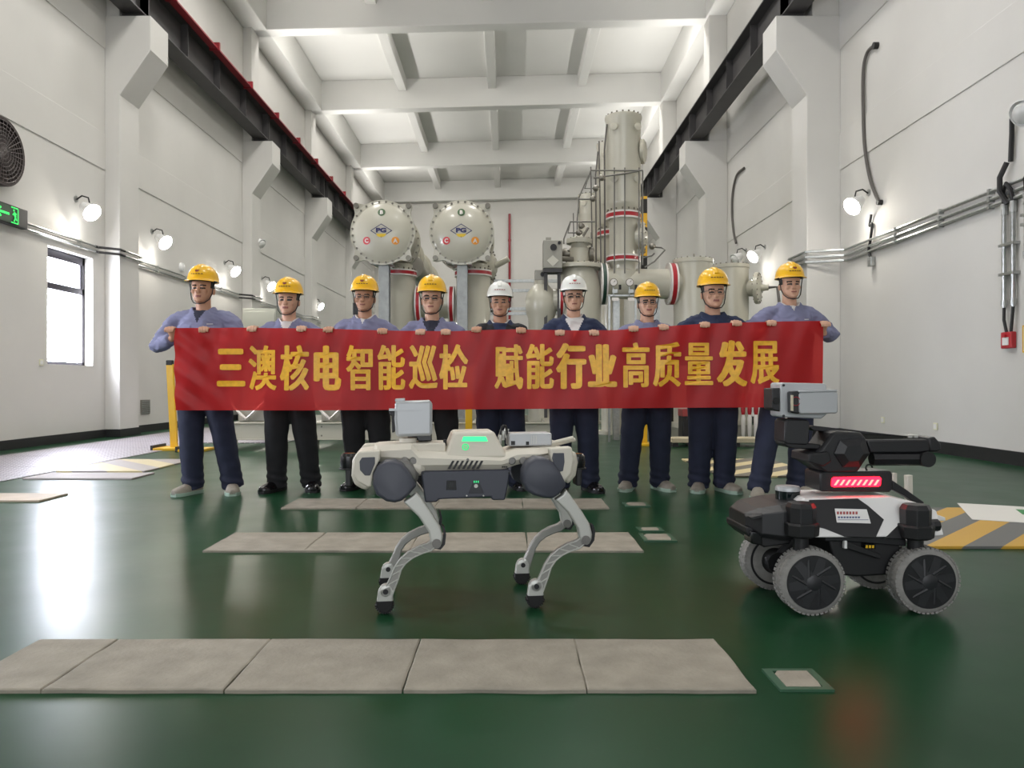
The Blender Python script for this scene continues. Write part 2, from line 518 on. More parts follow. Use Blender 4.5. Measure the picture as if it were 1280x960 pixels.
for k, (z, nm) in enumerate(((3.06, 'topmost'), (2.97, 'middle'), (2.89, 'lowest'))):
    o = MB().tube(round_pillars(1, z, 0.04, 5.2, 14.2, 0.02), 0.022, 8).build('conduit', GALV)
    tag(o, nm + ' of the three steel conduits along the right wall and around the pillar', 'conduit', 'right wall conduits')
    for y in (8.6, 9.6, 10.7): MB().box(XR - 0.07, XR, y, y + 0.035, z - 0.03, z + 0.03).build('pipe_clip', GALV, o, smooth=0)

# dropping conduit pairs with alarm boxes
XW = XR - 0.03
def drop(y0, ztop, zbot, zbox, label, n=2):
    t = thing('drop_conduit', label, 'conduit', (XR, y0, 0), 0, 'conduits dropping to the alarm boxes')
    for k in range(n):
        y = k * 0.15
        MB().tube([(-0.045, y, zbot), (-0.045, y, ztop)], 0.026, 10).cyl((-0.045, y, zbot + 0.02), (-0.045, y, zbot + 0.08), 0.034).cyl((-0.045, y, ztop - 0.12), (-0.045, y, ztop), 0.034).build('pipe', GALV, t)
        MB().tube([(-0.045, y, zbot), (-0.05, y * 0.9 + 0.01, (zbot + zbox) / 2), (-0.045, 0.07 + (y - 0.07) * 0.5, zbox)], 0.017, 8).build('cable_tail', CABLE, t)
    for z in (zbot + 0.35, (zbot + ztop) / 2 + 0.1):
        MB().box(-0.08, 0, -0.05, (n - 1) * 0.15 + 0.05, z, z + 0.03).build('pipe_clip', GALV, t, smooth=0)
    MB().tube([(-0.045, 0.0, ztop), (-0.07, -0.0, ztop + 0.12), (-0.09, 0.05, ztop + 0.2), (-0.07, 0.13, ztop + 0.14), (-0.045, 0.15, ztop)], 0.024, 8).build('cable_loop', CABLE, t)
    return t
drop(8.22, 2.86, 1.72, 1.45, 'pair of steel conduits dropping to the lower red alarm box on the right wall')
drop(7.86, 2.9, 2.2, 2.02, 'pair of steel conduits dropping to the upper red alarm box at the right edge')
o = MB().tube([V(XR - 0.05, 8.3, 2.85), V(XR - 0.1, 8.36, 3.0), V(XR - 0.1, 8.36, 3.15), V(XR - 0.06, 8.3, 3.3)], 0.03, 8).tube([V(XR - 0.04, 8.27, 3.3), V(XR - 0.04, 8.25, 3.6)], 0.026, 8).tube([V(XR - 0.04, 8.25, 3.6), V(XR - 0.06, 8.22, 3.74), V(XR - 0.02, 8.12, 3.84)], 0.026, 8).build('flexible_cable', CABLE)
tag(o, 'black flexible cable with steel sleeve rising above the right wall conduits', 'cable')
REDBOX = mat('alarm_red', (178, 34, 44), 0.35)
def alarm(y, z, label):
    t = thing('alarm_box', label, 'alarm box', (XR, y, z), 0, 'red alarm boxes on the right wall')
    MB().box(-0.06, 0, -0.09, 0.09, -0.09, 0.09).build('housing', REDBOX, t, smooth=0, bevel=0.01)
    MB().box(-0.068, -0.06, -0.05, 0.05, -0.055, 0.03).build('front_plate', WHITEP, t, smooth=0)
    MB().cyl((-0.06, 0.0, 0.05), (-0.085, 0.0, 0.05), 0.02).build('button', REDBOX, t)
alarm(8.32, 1.36, 'red alarm box low on the right wall below the longer conduit pair')
alarm(7.9, 1.93, 'red alarm box higher on the right wall at the photo edge')
GREEN = mat('sign_green', (36, 128, 62), 0.5)
SIGNW = mat('sign_cream', (226, 224, 196), 0.5)
t = thing('safety_sign', 'small framed sign with green picture on the right wall beside the lower alarm box', 'sign', (XR, 7.95, 1.36))
MB().box(-0.015, 0, -0.15, 0.15, -0.13, 0.13).build('board', SIGNW, t, smooth=0)
MB().box(-0.02, -0.015, 0.0, 0.11, -0.09, 0.09).build('picture', GREEN, t, smooth=0)
MB().box(-0.02, 0, -0.16, 0.16, 0.13, 0.145).box(-0.02, 0, -0.16, 0.16, -0.145, -0.13).box(-0.02, 0, 0.15, 0.16, -0.13, 0.13).box(-0.02, 0, -0.16, -0.15, -0.13, 0.13).build('frame', YEL, t, smooth=0)

# loose cables on the right wall
def wall_path(pts, lift=0.04):
    out = []
    for px, py in pts:
        Y = FPX * (XR - lift) / (px - CX)
        out.append(at(px, py, Y))
    return out
def spline(pts, n=8):
    P = [pts[0]] + pts + [pts[-1]]; out = []
    for i in range(1, len(P) - 2):
        for k in range(n):
            t_ = k / n; a, b, c, d = P[i - 1], P[i], P[i + 1], P[i + 2]
            out.append(0.5 * (2 * b + (c - a) * t_ + (2 * a - 5 * b + 4 * c - d) * t_ ** 2 + (3 * b - a - 3 * c + d) * t_ ** 3))
    out.append(P[-2]); return out
o = MB().tube(spline(wall_path([(1094, 56), (1084, 66), (1079, 90), (1079, 140), (1081, 185), (1088, 225), (1099, 253)])), 0.026, 8).build('hanging_cable', CABLEG)
tag(o, 'long thick grey cable bowing out from the right wall beside the near right pillar', 'cable')
MB().cyl(wall_path([(1094, 57)])[0] + V(0.05, 0, 0), wall_path([(1094, 57)])[0] + V(-0.03, 0, 0), 0.05).cyl(wall_path([(1099, 253)])[0] + V(0.05, 0, 0), wall_path([(1099, 253)])[0] + V(-0.03, 0, 0), 0.04).build('end_fitting', CABLE, o)
o = MB().tube(spline(wall_path([(930, 210), (921, 219), (916, 240), (915, 265), (917, 290), (920, 304)])), 0.028, 8).build('hanging_cable', CABLEG)
tag(o, 'shorter grey cable hanging on the far right wall between two pillars', 'cable')
o = MB().tube(spline(wall_path([(1089, 268), (1087, 282), (1090, 280), (1088, 300), (1086, 312), (1088, 322)])), 0.02, 8).build('cable_drop', CABLE)
tag(o, 'short black cable crossing the right wall conduits down to a small plug', 'cable')
MB().cbox(wall_path([(1089, 327)])[0], (0.07, 0.12, 0.14)).build('plug', GALV, o, smooth=0, bevel=0.01)
def socket(side, px, py, label, s=0.09):
    x = XL if side == 0 else XR
    Y = FPX * x / (px - CX); p = at(px, py, Y)
    t = thing('wall_socket', label, 'socket', p)
    k = 1 if side == 0 else -1
    MB().box(min(0, k * 0.012), max(0, k * 0.012), -s / 2, s / 2, -s / 2, s / 2).build('plate', SIGNW, t, smooth=0, bevel=0.003)
    MB().box(min(k * 0.012, k * 0.016), max(k * 0.012, k * 0.016), -s / 3, s / 3, -s / 3, s / 3).build('cover', WHITEP, t, smooth=0)
socket(0, 51, 453, 'small white wall socket left of the window sill')
socket(1, 1104, 525, 'small pale socket low on the right wall behind the black robot arm')
socket(1, 1170, 533, 'small pale socket low on the right wall at the end of the robot arm')
# junction box beside the first man
Y = FPX * XL / (226 - CX); p = at(226, 334, Y)
o = MB().lathe(p, (1, 0, 0), [(0, 0.09), (0.05, 0.085), (0.06, 0.07)], 20).build('junction_box', WHITEP); tag(o, 'round white junction box under the conduit beside the first man', 'junction box')
# vent
Y = FPX * XL / (181 - CX)
t = thing('wall_vent', 'small grey louvred vent low on the left wall beside the near pillar', 'vent', (XL, Y, 0.46))
VENTM = mat('vent_grey', (128, 126, 118), 0.5)
MB().box(0, 0.02, -0.17, 0.17, -0.13, 0.13).build('frame', VENTM, t, smooth=0)
m = MB()
for k in range(7): m.box(0.02, 0.028, -0.15, 0.15, -0.12 + k * 0.035, -0.1 + k * 0.035)
m.build('louvre', GALV, t, smooth=0)

# exit sign
t = thing('exit_sign', 'black exit sign with lit green running figure on the left wall conduit', 'sign', (XL + 0.03, 10.1, 3.12))
GLOWG = mat('lit_green', (40, 210, 90), 0.4, emit=(40, 235, 100), estr=1.1)
DKG = mat('dark_green_face', (16, 60, 34), 0.4)
MB().box(0, 0.09, -0.42, 0.3, -0.13, 0.13).build('housing', BLACKM, t, smooth=0, bevel=0.008)
MB().box(0.09, 0.094, -0.4, 0.12, -0.11, 0.11).build('face', DKG, t, smooth=0)
m = MB()
X = 0.096
def bar(y0, z0, y1, z1, w):
    d = V(0, y1 - y0, z1 - z0).normalized(); n_ = V(0, -d.z, d.y) * w / 2
    i = m.pts([V(X, y0, z0) + n_, V(X, y0, z0) - n_, V(X, y1, z1) - n_, V(X, y1, z1) + n_, V(X + .002, y0, z0) + n_, V(X + .002, y0, z0) - n_, V(X + .002, y1, z1) - n_, V(X + .002, y1, z1) + n_])
    for q in ((3, 2, 1, 0), (4, 5, 6, 7), (0, 1, 5, 4), (1, 2, 6, 5), (2, 3, 7, 6), (3, 0, 4, 7)): m.face([i + k for k in q])
bar(0.08, -0.1, 0.08, 0.1, 0.014); bar(-0.06, 0.1, 0.08, 0.1, 0.014); bar(-0.06, -0.1, 0.08, -0.1, 0.014)
bar(0.0, 0.03, 0.03, -0.02, 0.035); bar(0.03, -0.02, 0.0, -0.08, 0.018); bar(0.02, -0.02, 0.055, -0.06, 0.018); bar(0.0, 0.03, -0.03, 0.0, 0.014); bar(0.0, 0.04, 0.05, 0.02, 0.014); bar(-0.01, 0.055, 0.0, 0.075, 0.024)
bar(-0.34, 0.0, -0.1, 0.0, 0.03); bar(-0.34, 0.0, -0.26, 0.06, 0.025); bar(-0.34, 0.0, -0.26, -0.06, 0.025)
m.build('pictogram', GLOWG, t, smooth=0)

# wall fan at the left edge
t = thing('wall_fan', 'dark round ventilation fan with mesh guard at the left photo edge', 'fan', (XL, 9.85, 3.9))
FANM = mat('fan_dark', (58, 50, 48), 0.6)
MB().lathe((0, 0, 0), (1, 0, 0), [(0, 0.45), (0.14, 0.45), (0.15, 0.44), (0.15, 0.41), (0.05, 0.4), (0.05, 0.0)], 48).build('housing', FANM, t)
MB().lathe((0.06, 0, 0), (1, 0, 0), [(0, 0.09), (0.06, 0.09), (0.07, 0.05)], 20).build('hub', BLACKM, t)
for k in range(6):
    a = k * PI / 3
    M = Matrix.Rotation(a, 4, 'X')
    MB().box(0.06, 0.075, -0.06, 0.08, 0.06, 0.38, M @ Matrix.Rotation(0.0, 4, 'X')).build('blade', FANM, t, smooth=0)
g = MB()
for r in [0.05 * k for k in range(1, 9)]: g.torus((0.15, 0, 0), (1, 0, 0), r, 0.006, 40, 5)
for k in range(16):
    a = k * PI / 16; g.tube([(0.15, -0.42 * math.cos(a), -0.42 * math.sin(a)), (0.15, 0.42 * math.cos(a), 0.42 * math.sin(a))], 0.005, 5)
g.build('mesh_guard', GALV and mat('guard_wire', (84, 76, 74), 0.5), t)

# ------------------------------------------------------------------ things set in and on the floor
CONC = mat('worn_concrete', (140, 134, 121), 0.8, var=0.16, vscale=9, bump=0.35, bscale=60)
def wobble(p, s, seed):
    return noise.noise(Vector((p[0] * 6 + seed, p[1] * 6, seed))) * s
def cover(x0, x1, y0, y1, label, group=None, seed=0, rough=0.0):
    m = MB(); n = 14
    ring = []
    for k in range(n): ring.append((x0 + (x1 - x0) * k / n, y0))
    for k in range(6): ring.append((x1, y0 + (y1 - y0) * k / 6))
    for k in range(n): ring.append((x1 - (x1 - x0) * k / n, y1))
    for k in range(6): ring.append((x0, y1 - (y1 - y0) * k / 6))
    j = [V(x + wobble((x, y), rough, seed), y + wobble((y, x), rough, seed + 5), 0) for x, y in ring]
    m.loft([[p for p in j], [p + V(0, 0, 0.010) for p in j], [p + ((V((x0 + x1) / 2, (y0 + y1) / 2, 0) - p).normalized() * 0.006) + V(0, 0, 0.013) for p in j]])
    o = m.build('trench_cover', CONC, smooth=0)
    return tag(o, label, 'trench cover', group)
joint = [-1.6, -1.33, -0.81, -0.302, 0.222, 0.704]
ORD = ['first', 'second', 'third', 'fourth', 'fifth']
ROW = [(2.16, 2.588, 'nearest the camera'), (3.962, 4.447, 'between the robot feet'), (5.325, 5.766, "at the workers' feet")]
for r, (y0, y1, nm) in enumerate(ROW):
    js = joint if r == 0 else [-1.6, -1.07, -0.52, 0.1, 0.704]
    for k in range(len(js) - 1):
        cover(js[k] + 0.0015, js[k + 1] - 0.0015, y0, y1, 'worn concrete trench cover, %s from the left in the row %s' % (ORD[k], nm), 'concrete trench cover row ' + nm, r * 9 + k, 0.006)
for x0, x1, y0, y1, nm in ((0.80, 0.905, 2.19, 2.31, 'right of the front cover row'), (0.78, 0.915, 4.25, 4.42, 'right of the middle cover row'), (0.8, 0.9, 4.53, 4.62, 'behind the middle pair'), (0.86, 0.99, 5.45, 5.6, 'by the shoes of the seventh man')):
    t = thing('floor_hatch', 'small square floor hatch with chipped concrete ' + nm, 'hatch', ((x0 + x1) / 2, (y0 + y1) / 2, 0), 0, 'small floor hatches')
    a, b = (x1 - x0) / 2, (y1 - y0) / 2
    m = MB().box(-a - .025, a + .025, -b - .02, -b, 0, .008).box(-a - .025, a + .025, b, b + .02, 0, .008).box(-a - .025, -a, -b, b, 0, .008).box(a, a + .025, -b, b, 0, .008)
    m.build('rim', mat('hatch_rim', (50, 86, 64), 0.4), t, smooth=0)
    MB().prism([(-a, -b), (a * .9, -b), (a, -b * .4), (a, b), (-a * .7, b), (-a, b * .6)], 'xy', 0, 0.009).build('infill', CONC, t, smooth=0)

# chequer plate walkway on the left
def chequer():
    m = bpy.data.materials.new('chequer_plate'); m.use_nodes = True
    nt = m.node_tree; b = nt.nodes['Principled BSDF']
    b.inputs['Base Color'].default_value = lin((150, 144, 150)); b.inputs['Metallic'].default_value = 0.35; b.inputs['Roughness'].default_value = 0.42
    tc = nt.nodes.new('ShaderNodeTexCoord'); mp = nt.nodes.new('ShaderNodeMapping')
    mp.inputs['Rotation'].default_value = (0, 0, PI / 4); mp.inputs['Scale'].default_value = (1, 1, 1)
    w1 = nt.nodes.new('ShaderNodeTexChecker'); w1.inputs['Scale'].default_value = 18
    nt.links.new(tc.outputs['Object'], mp.inputs['Vector']); nt.links.new(mp.outputs['Vector'], w1.inputs['Vector'])
    mx = nt.nodes.new('ShaderNodeMix'); mx.data_type = 'RGBA'
    nt.links.new(w1.outputs['Fac'], mx.inputs[0]); mx.inputs[6].default_value = lin((112, 106, 112)); mx.inputs[7].default_value = lin((182, 176, 182))
    nt.links.new(mx.outputs[2], b.inputs['Base Color'])
    bp = nt.nodes.new('ShaderNodeBump'); bp.inputs['Strength'].default_value = 0.5; bp.inputs['Distance'].default_value = 0.004
    nt.links.new(w1.outputs['Fac'], bp.inputs['Height']); nt.links.new(bp.outputs['Normal'], b.inputs['Normal'])
    return m
CHEQ = chequer()
yy = 3.2; k = 0
while yy < 14.5:
    o = MB().box(-6.2, -4.56, yy + 0.004, yy + 1.196, 0, 0.008).build('chequer_plate', CHEQ, smooth=0)
    tag(o, 'grey chequer floor plate in the walkway along the left wall', 'floor plate', 'chequer plates of the left walkway'); yy += 1.2
for y0 in (11.3, 12.5, 13.7):
    o = MB().box(-4.54, -3.34, y0 + 0.004, y0 + 1.19, 0, 0.008).build('chequer_plate', CHEQ, smooth=0)
    tag(o, 'grey chequer floor plate beside the yellow barrier post', 'floor plate', 'chequer plates by the barrier')

def striped(name, c1, c2, scale, rough=0.5, dirs='DIAGONAL'):
    m = bpy.data.materials.new(name); m.use_nodes = True
    nt = m.node_tree; b = nt.nodes['Principled BSDF']; b.inputs['Roughness'].default_value = rough
    tc = nt.nodes.new('ShaderNodeTexCoord'); w = nt.nodes.new('ShaderNodeTexWave')
    w.bands_direction = dirs; w.inputs['Scale'].default_value = scale
    r = nt.nodes.new('ShaderNodeValToRGB'); r.color_ramp.interpolation = 'CONSTANT'
    r.color_ramp.elements[0].color = lin(c1); r.color_ramp.elements[1].color = lin(c2); r.color_ramp.elements[1].position = 0.5
    nt.links.new(tc.outputs['Object'], w.inputs['Vector']); nt.links.new(w.outputs['Fac'], r.inputs['Fac']); nt.links.new(r.outputs['Color'], b.inputs['Base Color'])
    return m
STR_FADED = striped('faded_stripe', (150, 142, 138), (186, 172, 128), 0.9)
STR_NEW = striped('hazard_stripe', (96, 97, 96), (192, 150, 52), 1.5)
STR_PALE = striped('pale_hazard_stripe', (92, 84, 70), (206, 188, 140), 1.3)
def board(name, x0, x1, y0, y1, m, label, rz=0, top=0.016, cat='floor board'):
    a_, b_ = ((x1 - x0) / 2, (y1 - y0) / 2) if not rz else ((y1 - y0) / 2, (x1 - x0) / 2)
    o = MB().box(-a_, a_, -b_, b_, 0, top).build(name, [m], smooth=0, bevel=0.002)
    o.location = ((x0 + x1) / 2, (y0 + y1) / 2, 0); o.rotation_euler.z = rz
    return tag(o, label, cat)
BRDG = mat('grey_mat', (150, 143, 140), 0.6, var=0.08, vscale=4)
board('striped_floor_board', -4.5, -3.62, 7.55, 8.75, STR_FADED, 'faded yellow and grey striped floor board beside the left walkway')
board('floor_mat', -4.47, -3.46, 6.98, 7.42, BRDG, 'flat grey mat in front of the faded striped board')
board('floor_mat', -4.6, -3.49, 5.65, 6.02, mat('tan_mat', (170, 156, 138), 0.6, var=0.08), 'flat tan mat at the left photo edge on the green floor')
board('striped_floor_board', 2.2, 4.1, 4.05, 5.32, STR_NEW, 'yellow and grey striped floor board behind the wheeled robot', rz=PI / 2)
board('striped_floor_board', 2.0, 3.0, 7.15, 8.8, STR_PALE, 'pale striped floor board behind the last two men', rz=PI / 2)
p = MB().box(-0.75, 0.75, -0.36, 0.36, 0, 0.003)
sh = p.build('paper_sheet', mat('white_sheet', (214, 212, 206), 0.6), smooth=0)
sh.location = (3.78, 4.86, 0.017); sh.rotation_euler.z = -0.42
tag(sh, 'white printed sheet lying on the yellow and grey striped board', 'sheet')
m = MB()
for k, (a, b, c_, d) in enumerate(((-0.05, 0.02, -0.28, -0.06), (0.05, 0.08, -0.28, -0.06), (-0.05, 0.08, -0.28, -0.24), (-0.05, 0.08, -0.09, -0.06), (0.14, 0.17, -0.28, -0.06), (0.14, 0.3, -0.19, -0.16), (0.27, 0.3, -0.28, -0.06))): m.box(a, b, c_, d, 0.0031, 0.0045)
m.build('red_mark', REDBOX, sh, smooth=0)
m = MB().box(-0.42, -0.12, -0.02, 0.2, 0.0031, 0.0045)
m.build('green_picture', GREEN, sh, smooth=0)
MB().box(-0.37, -0.17, 0.02, 0.16, 0.0046, 0.006).build('yellow_picture', YEL, sh, smooth=0)
# ------------------------------------------------------------------ the banner
BY = 5.86
TOP = [(218, 410), (300, 409.5), (400, 410.5), (480, 413), (560, 414), (640, 411.5), (720, 413), (770, 412.5), (830, 408), (880, 404.5), (960, 402), (1030, 401)]
BOT = [(218, 513), (400, 513), (560, 512), (700, 511), (900, 509.5), (1030, 509)]
def interp(tab, x):
    if x <= tab[0][0]: return tab[0][1]
    for (a, b), (c, d) in zip(tab, tab[1:]):
        if x <= c: return b + (d - b) * (x - a) / (c - a)
    return tab[-1][1]
def banner_pt(px, py, lift=0.0):
    """px along the cloth, py between its edges; small folds push it to and fro"""
    t_ = (py - interp(TOP, px)) / max(1, interp(BOT, px) - interp(TOP, px))
    x = (px - CX) / FPX * BY
    z = HCAM + (480 - py) / FPX * BY
    y = BY + 0.010 * math.sin(x * 5.3 + 1.2 * t_) * t_ + 0.006 * math.sin(x * 13.0 + 3 * t_) * (1 - 0.6 * t_) + 0.004 * math.sin(x * 31 + 2 + 6 * t_) * (0.3 + 0.7 * (1 - t_))
    y += 0.012 * noise.noise(Vector((x * 2.4, z * 3.0, 1.7))) * (0.3 + t_)
    e = max(0.0, 1 - (x + 2.58) / 0.5)                 # gathered left end
    y += e * 0.012 * math.sin((x * 22 + z * 30))
    return V(x, y + 0.01 - lift, z)
def banner_mat():
    m = bpy.data.materials.new('red_banner_cloth'); m.use_nodes = True
    nt = m.node_tree; b = nt.nodes['Principled BSDF']; out = nt.nodes['Material Output']
    b.inputs['Base Color'].default_value = lin((192, 22, 26)); b.inputs['Roughness'].default_value = 0.42
    tr = nt.nodes.new('ShaderNodeBsdfTranslucent'); tr.inputs['Color'].default_value = lin((232, 40, 36))
    tp = nt.nodes.new('ShaderNodeBsdfTransparent'); tp.inputs['Color'].default_value = lin((250, 120, 110))
    m1 = nt.nodes.new('ShaderNodeMixShader'); m1.inputs[0].default_value = 0.3
    m2 = nt.nodes.new('ShaderNodeMixShader'); m2.inputs[0].default_value = 0.17
    nt.links.new(b.outputs[0], m1.inputs[1]); nt.links.new(tr.outputs[0], m1.inputs[2])
    nt.links.new(m1.outputs[0], m2.inputs[1]); nt.links.new(tp.outputs[0], m2.inputs[2])
    nt.links.new(m2.outputs[0], out.inputs['Surface'])
    return m
GOLD = mat('gold_lettering', (232, 172, 36), 0.38, var=0.12, vscale=30)
m = MB(); NX, NY = 260, 26
for j in range(NY + 1):
    for i in range(NX + 1):
        px = 218 + 812 * i / NX
        m.v.append(banner_pt(px, interp(TOP, px) + (interp(BOT, px) - interp(TOP, px)) * j / NY))
for j in range(NY):
    for i in range(NX):
        a = j * (NX + 1) + i; m.face((a, a + 1, a + NX + 2, a + NX + 1))
banner = m.build('banner', banner_mat(), smooth=80)
tag(banner, 'long red cloth banner with gold characters held up by the nine workers', 'banner')
CHARS = list(zip('三澳核电智能巡检赋能行业高质量发展', (288, 328, 368, 409, 449, 489, 529, 567, 636, 675, 714, 753, 795, 834, 874, 915, 956)))
YC = [(288, 459.5), (409, 460), (567, 458.5), (636, 458.5), (753, 457), (834, 455.5), (956, 453.5)]
THIN = {'澳': (1.0, .45), '赋': (1.1, .5), '量': (1.2, .55), '智': (1.2, .6), '质': (1.2, .6), '展': (1.2, .6), '高': (1.3, .6), '能': (1.2, .65), '核': (1.4, .7), '检': (1.3, .6), '巡': (1.2, .7)}
for part in (CHARS[:8], CHARS[8:]):
    m = MB()
    for ch, cx in part:
        vs, fs = text_mesh(ch, 1.0, 0.004)
        cy = interp(YC, cx); dx, dy = THIN.get(ch, (2.1, 1.15)); dx *= 1.12
        for q in range(9):                                   # a bold brush: the thin strokes laid over one another
            ox, oy = (0, 0) if q == 0 else (dx * math.cos(q * PI / 4), dy * math.sin(q * PI / 4))
            i = m.pts([banner_pt(cx + v.x * 35.5 + ox, cy - v.y * 59.5 + oy, 0.005 + q * 0.0001) for v in vs])
            for f in fs: m.face([i + k for k in f])
    m.build('lettering', GOLD, banner, smooth=0)

# ------------------------------------------------------------------ people
SKIN = mat('skin', (205, 160, 134), 0.55)
SKIN2 = mat('skin_tan', (190, 142, 114), 0.55)
LIP = mat('lips', (142, 84, 76), 0.5)
HAIR = mat('black_hair', (26, 23, 22), 0.6)
EYE = mat('dark_eye', (34, 26, 24), 0.3)
HELY = mat('yellow_helmet', (232, 178, 18), 0.3, coat=0.3)
HELW = mat('white_helmet', (222, 222, 216), 0.3, coat=0.3)
STRAP = mat('black_strap', (24, 23, 24), 0.6)
REDLOGO = mat('red_logo', (180, 30, 34), 0.4)
DKLOGO = mat('dark_logo', (62, 40, 30), 0.5)
GREYBL = mat('grey_blue_workwear', (118, 120, 148), 0.85, var=0.06, vscale=14)
NAVYJ = mat('navy_jacket', (34, 44, 72), 0.85, var=0.08, vscale=14)
BLKV = mat('black_vest', (26, 27, 31), 0.8)
NAVY = mat('navy_trousers', (33, 38, 58), 0.9, var=0.12, vscale=12)
BLKT = mat('black_trousers', (30, 30, 33), 0.9, var=0.1, vscale=12)
WHSH = mat('white_shirt', (212, 208, 206), 0.8)
DKSH = mat('dark_undershirt', (40, 42, 58), 0.85)
PIPING = mat('white_piping', (206, 208, 212), 0.5)
SHOEG = mat('grey_shoe', (140, 134, 122), 0.75, var=0.1, vscale=30)
SOLEG = mat('mint_sole', (150, 172, 156), 0.6)
SHOEB = mat('black_leather', (20, 19, 20), 0.22)
SOLEB = mat('black_sole', (16, 16, 16), 0.6)
LENS = mat('glasses_frame', (84, 70, 64), 0.3)

def person(px, top, chin, hands, feet, label, jacket, trousers, shoe, vcol=None, vdepth=0.09, collar=True, helmet=HELY, glasses=False, skin=SKIN,
           sw=0.19, bulk=1.0, logo=True, piping=False, vest=False, straps=False, Yp=6.1, pockets=False, seed=0):
    X = (px - CX) / FPX * Yp
    root = thing('person', label, 'person', (X, Yp, 0), 0, 'workers holding the banner')
    zc = HCAM + (480 - chin) / FPX * (Yp - 0.09)
    k = ((chin - top) / FPX * Yp) / 0.305                  # head scale
    # --- joints in local space (facing -y)
    zs = zc - 0.118
    loc = lambda x, y, Y: at(x, y, Y) - V(X, Yp, 0)
    hp = [loc(hx, hy, BY + 0.008) for hx, hy in hands]
    body = MB()
    jac = MB()
    # head: slices from chin to crown
    sl = [(0.0, .024, -.082, -.040), (.012, .040, -.094, -.02), (.03, .053, -.099, .02), (.055, .064, -.100, .05), (.085, .071, -.098, .078), (.108, .074, -.091, .092),
          (.120, .075, -.092, .097), (.138, .077, -.099, .1), (.17, .078, -.095, .1), (.2, .07, -.075, .088), (.225, .05, -.045, .06), (.24, .018, -.01, .02)]
    rings = []
    for z, hw, yf, yb in sl:
        cy, ry = (yf + yb) / 2, (yb - yf) / 2; r = []
        for q in range(28):
            a = 2 * PI * q / 28; c, s_ = math.cos(a), math.sin(a)
            e = 2 / 2.3
            r.append(V(hw * k * math.copysign(abs(c) ** e, c), (cy + ry * math.copysign(abs(s_) ** e, s_)) * k, zc + z * k))
        rings.append(r)
    body.loft(rings)
    hd = lambda x, y, z: V(x * k, y * k, zc + z * k)
    body.loft([[hd(-.008, -.094, .12), hd(.008, -.094, .12), hd(.006, -.08, .12), hd(-.006, -.08, .12)],
               [hd(-.012, -.112, .095), hd(.012, -.112, .095), hd(.014, -.085, .095), hd(-.014, -.085, .095)],
               [hd(-.018, -.118, .078), hd(.018, -.118, .078), hd(.02, -.088, .078), hd(-.02, -.088, .078)],
               [hd(-.012, -.108, .068), hd(.012, -.108, .068), hd(.014, -.088, .068), hd(-.014, -.088, .068)]])
    body.ell(hd(0, -.098, .052), .024 * k, .009 * k, .006 * k, 12, 6).ell(hd(0, -.096, .042), .021 * k, .010 * k, .007 * k, 12, 6)
    body.ell(hd(0, -.088, .014), .024 * k, .016 * k, .015 * k, 12, 8)
    for s_ in (-1, 1):
        body.ell(hd(s_ * .031, -.089, .111), .015 * k, .007 * k, .008 * k, 12, 6)
        body.ell(hd(s_ * .043, -.078, .085), .02 * k, .018 * k, .02 * k, 12, 8)
        body.ell(hd(s_ * .079, .012, .098), .011 * k, .02 * k, .032 * k, 10, 8)
        body.ell(hd(s_ * .032, -.093, .130), .02 * k, .008 * k, .005 * k, 12, 6)
    # neck, trunk
    body.etube([V(0, .012, zc - .16), V(0, .012, zc - .08), V(0, .004, zc + .02 * k), V(0, 0, zc + .09 * k)], [.075, .056 * bulk, .054 * bulk, .055], [.07, .058, .056, .06], 18)
    hip = max(0.80, zc - 0.66)
    tr_z = [hip - .04, hip + .1, hip + .24, zs - .12, zs - .02, zs + .055]
    def trunk(mb, g):
        mb.loft([[V(rx * g * math.cos(a), ry * g * math.sin(a), z) for a in [2 * PI * q / 28 for q in range(28)]] for z, rx, ry in
                 zip(tr_z, [.172, .158, .162, .178, .152, .074], [.12, .105, .11, .122, .1, .07])])
    trunk(body, 0.9 * bulk); trunk(jac, 1.1 * bulk)
    for h, P in enumerate(hp):
        s_ = -1 if h == 0 else 1                            # image left, image right
        S = V(s_ * sw, 0.01, zs - 0.01)
        W = P + V(s_ * 0.014, 0.085, -0.05)
        D = W - S; d = min(D.length, 0.52); L1, L2 = 0.285, 0.255
        W2 = S + D.normalized() * d if D.length > 0.52 else W
        L1 = max(L1, d * .53); L2 = max(L2, d * .5)
        a = (L1 * L1 - L2 * L2 + d * d) / (2 * d); hgt = math.sqrt(max(0, L1 * L1 - a * a))
        pole = V(s_ * 0.75, 0.15, -0.75); n_ = D.normalized(); pole = (pole - n_ * pole.dot(n_)).normalized()
        E = S + n_ * a + pole * hgt
        body.tube([V(s_ * .08, 0.01, zs), S, (S + E) / 2, E, E.lerp(W, .45), W], [.05, .045, .042, .036, .036, .025], 12)
        # hand
        s2 = -s_
        body.etube([W - (W - E).normalized() * .03, W, P + V(s_ * .003, .052, -.018), P + V(0, .03, .008)], [.024, .027, .040, .041], [.022, .02, .019, .013], 14)
        for f, (ln, dz) in enumerate(((.85, -.003), (1.0, .002), (.97, .001), (.8, -.005))):
            x = P.x + s2 * (.030 - f * .0205)
            body.tube([V(x, P.y + .035, P.z + .006), V(x, P.y + .016, P.z + .024 + dz), V(x, P.y - .010, P.z + .022 + dz), V(x - s2 * .002, P.y - .020, P.z + .002), V(x - s2 * .003, P.y - .018, P.z - .020 * ln)],
                      [.0095, .0098, .0096, .009, .0072], 8)
        body.tube([P + V(s2 * .022, .06, -.03), P + V(s2 * .045, .042, -.028), P + V(s2 * .05, .026, -.03), P + V(s2 * .038, .022, -.05)], [.014, .0125, .0115, .009], 8)
        cuff = E.lerp(W, 0.86)
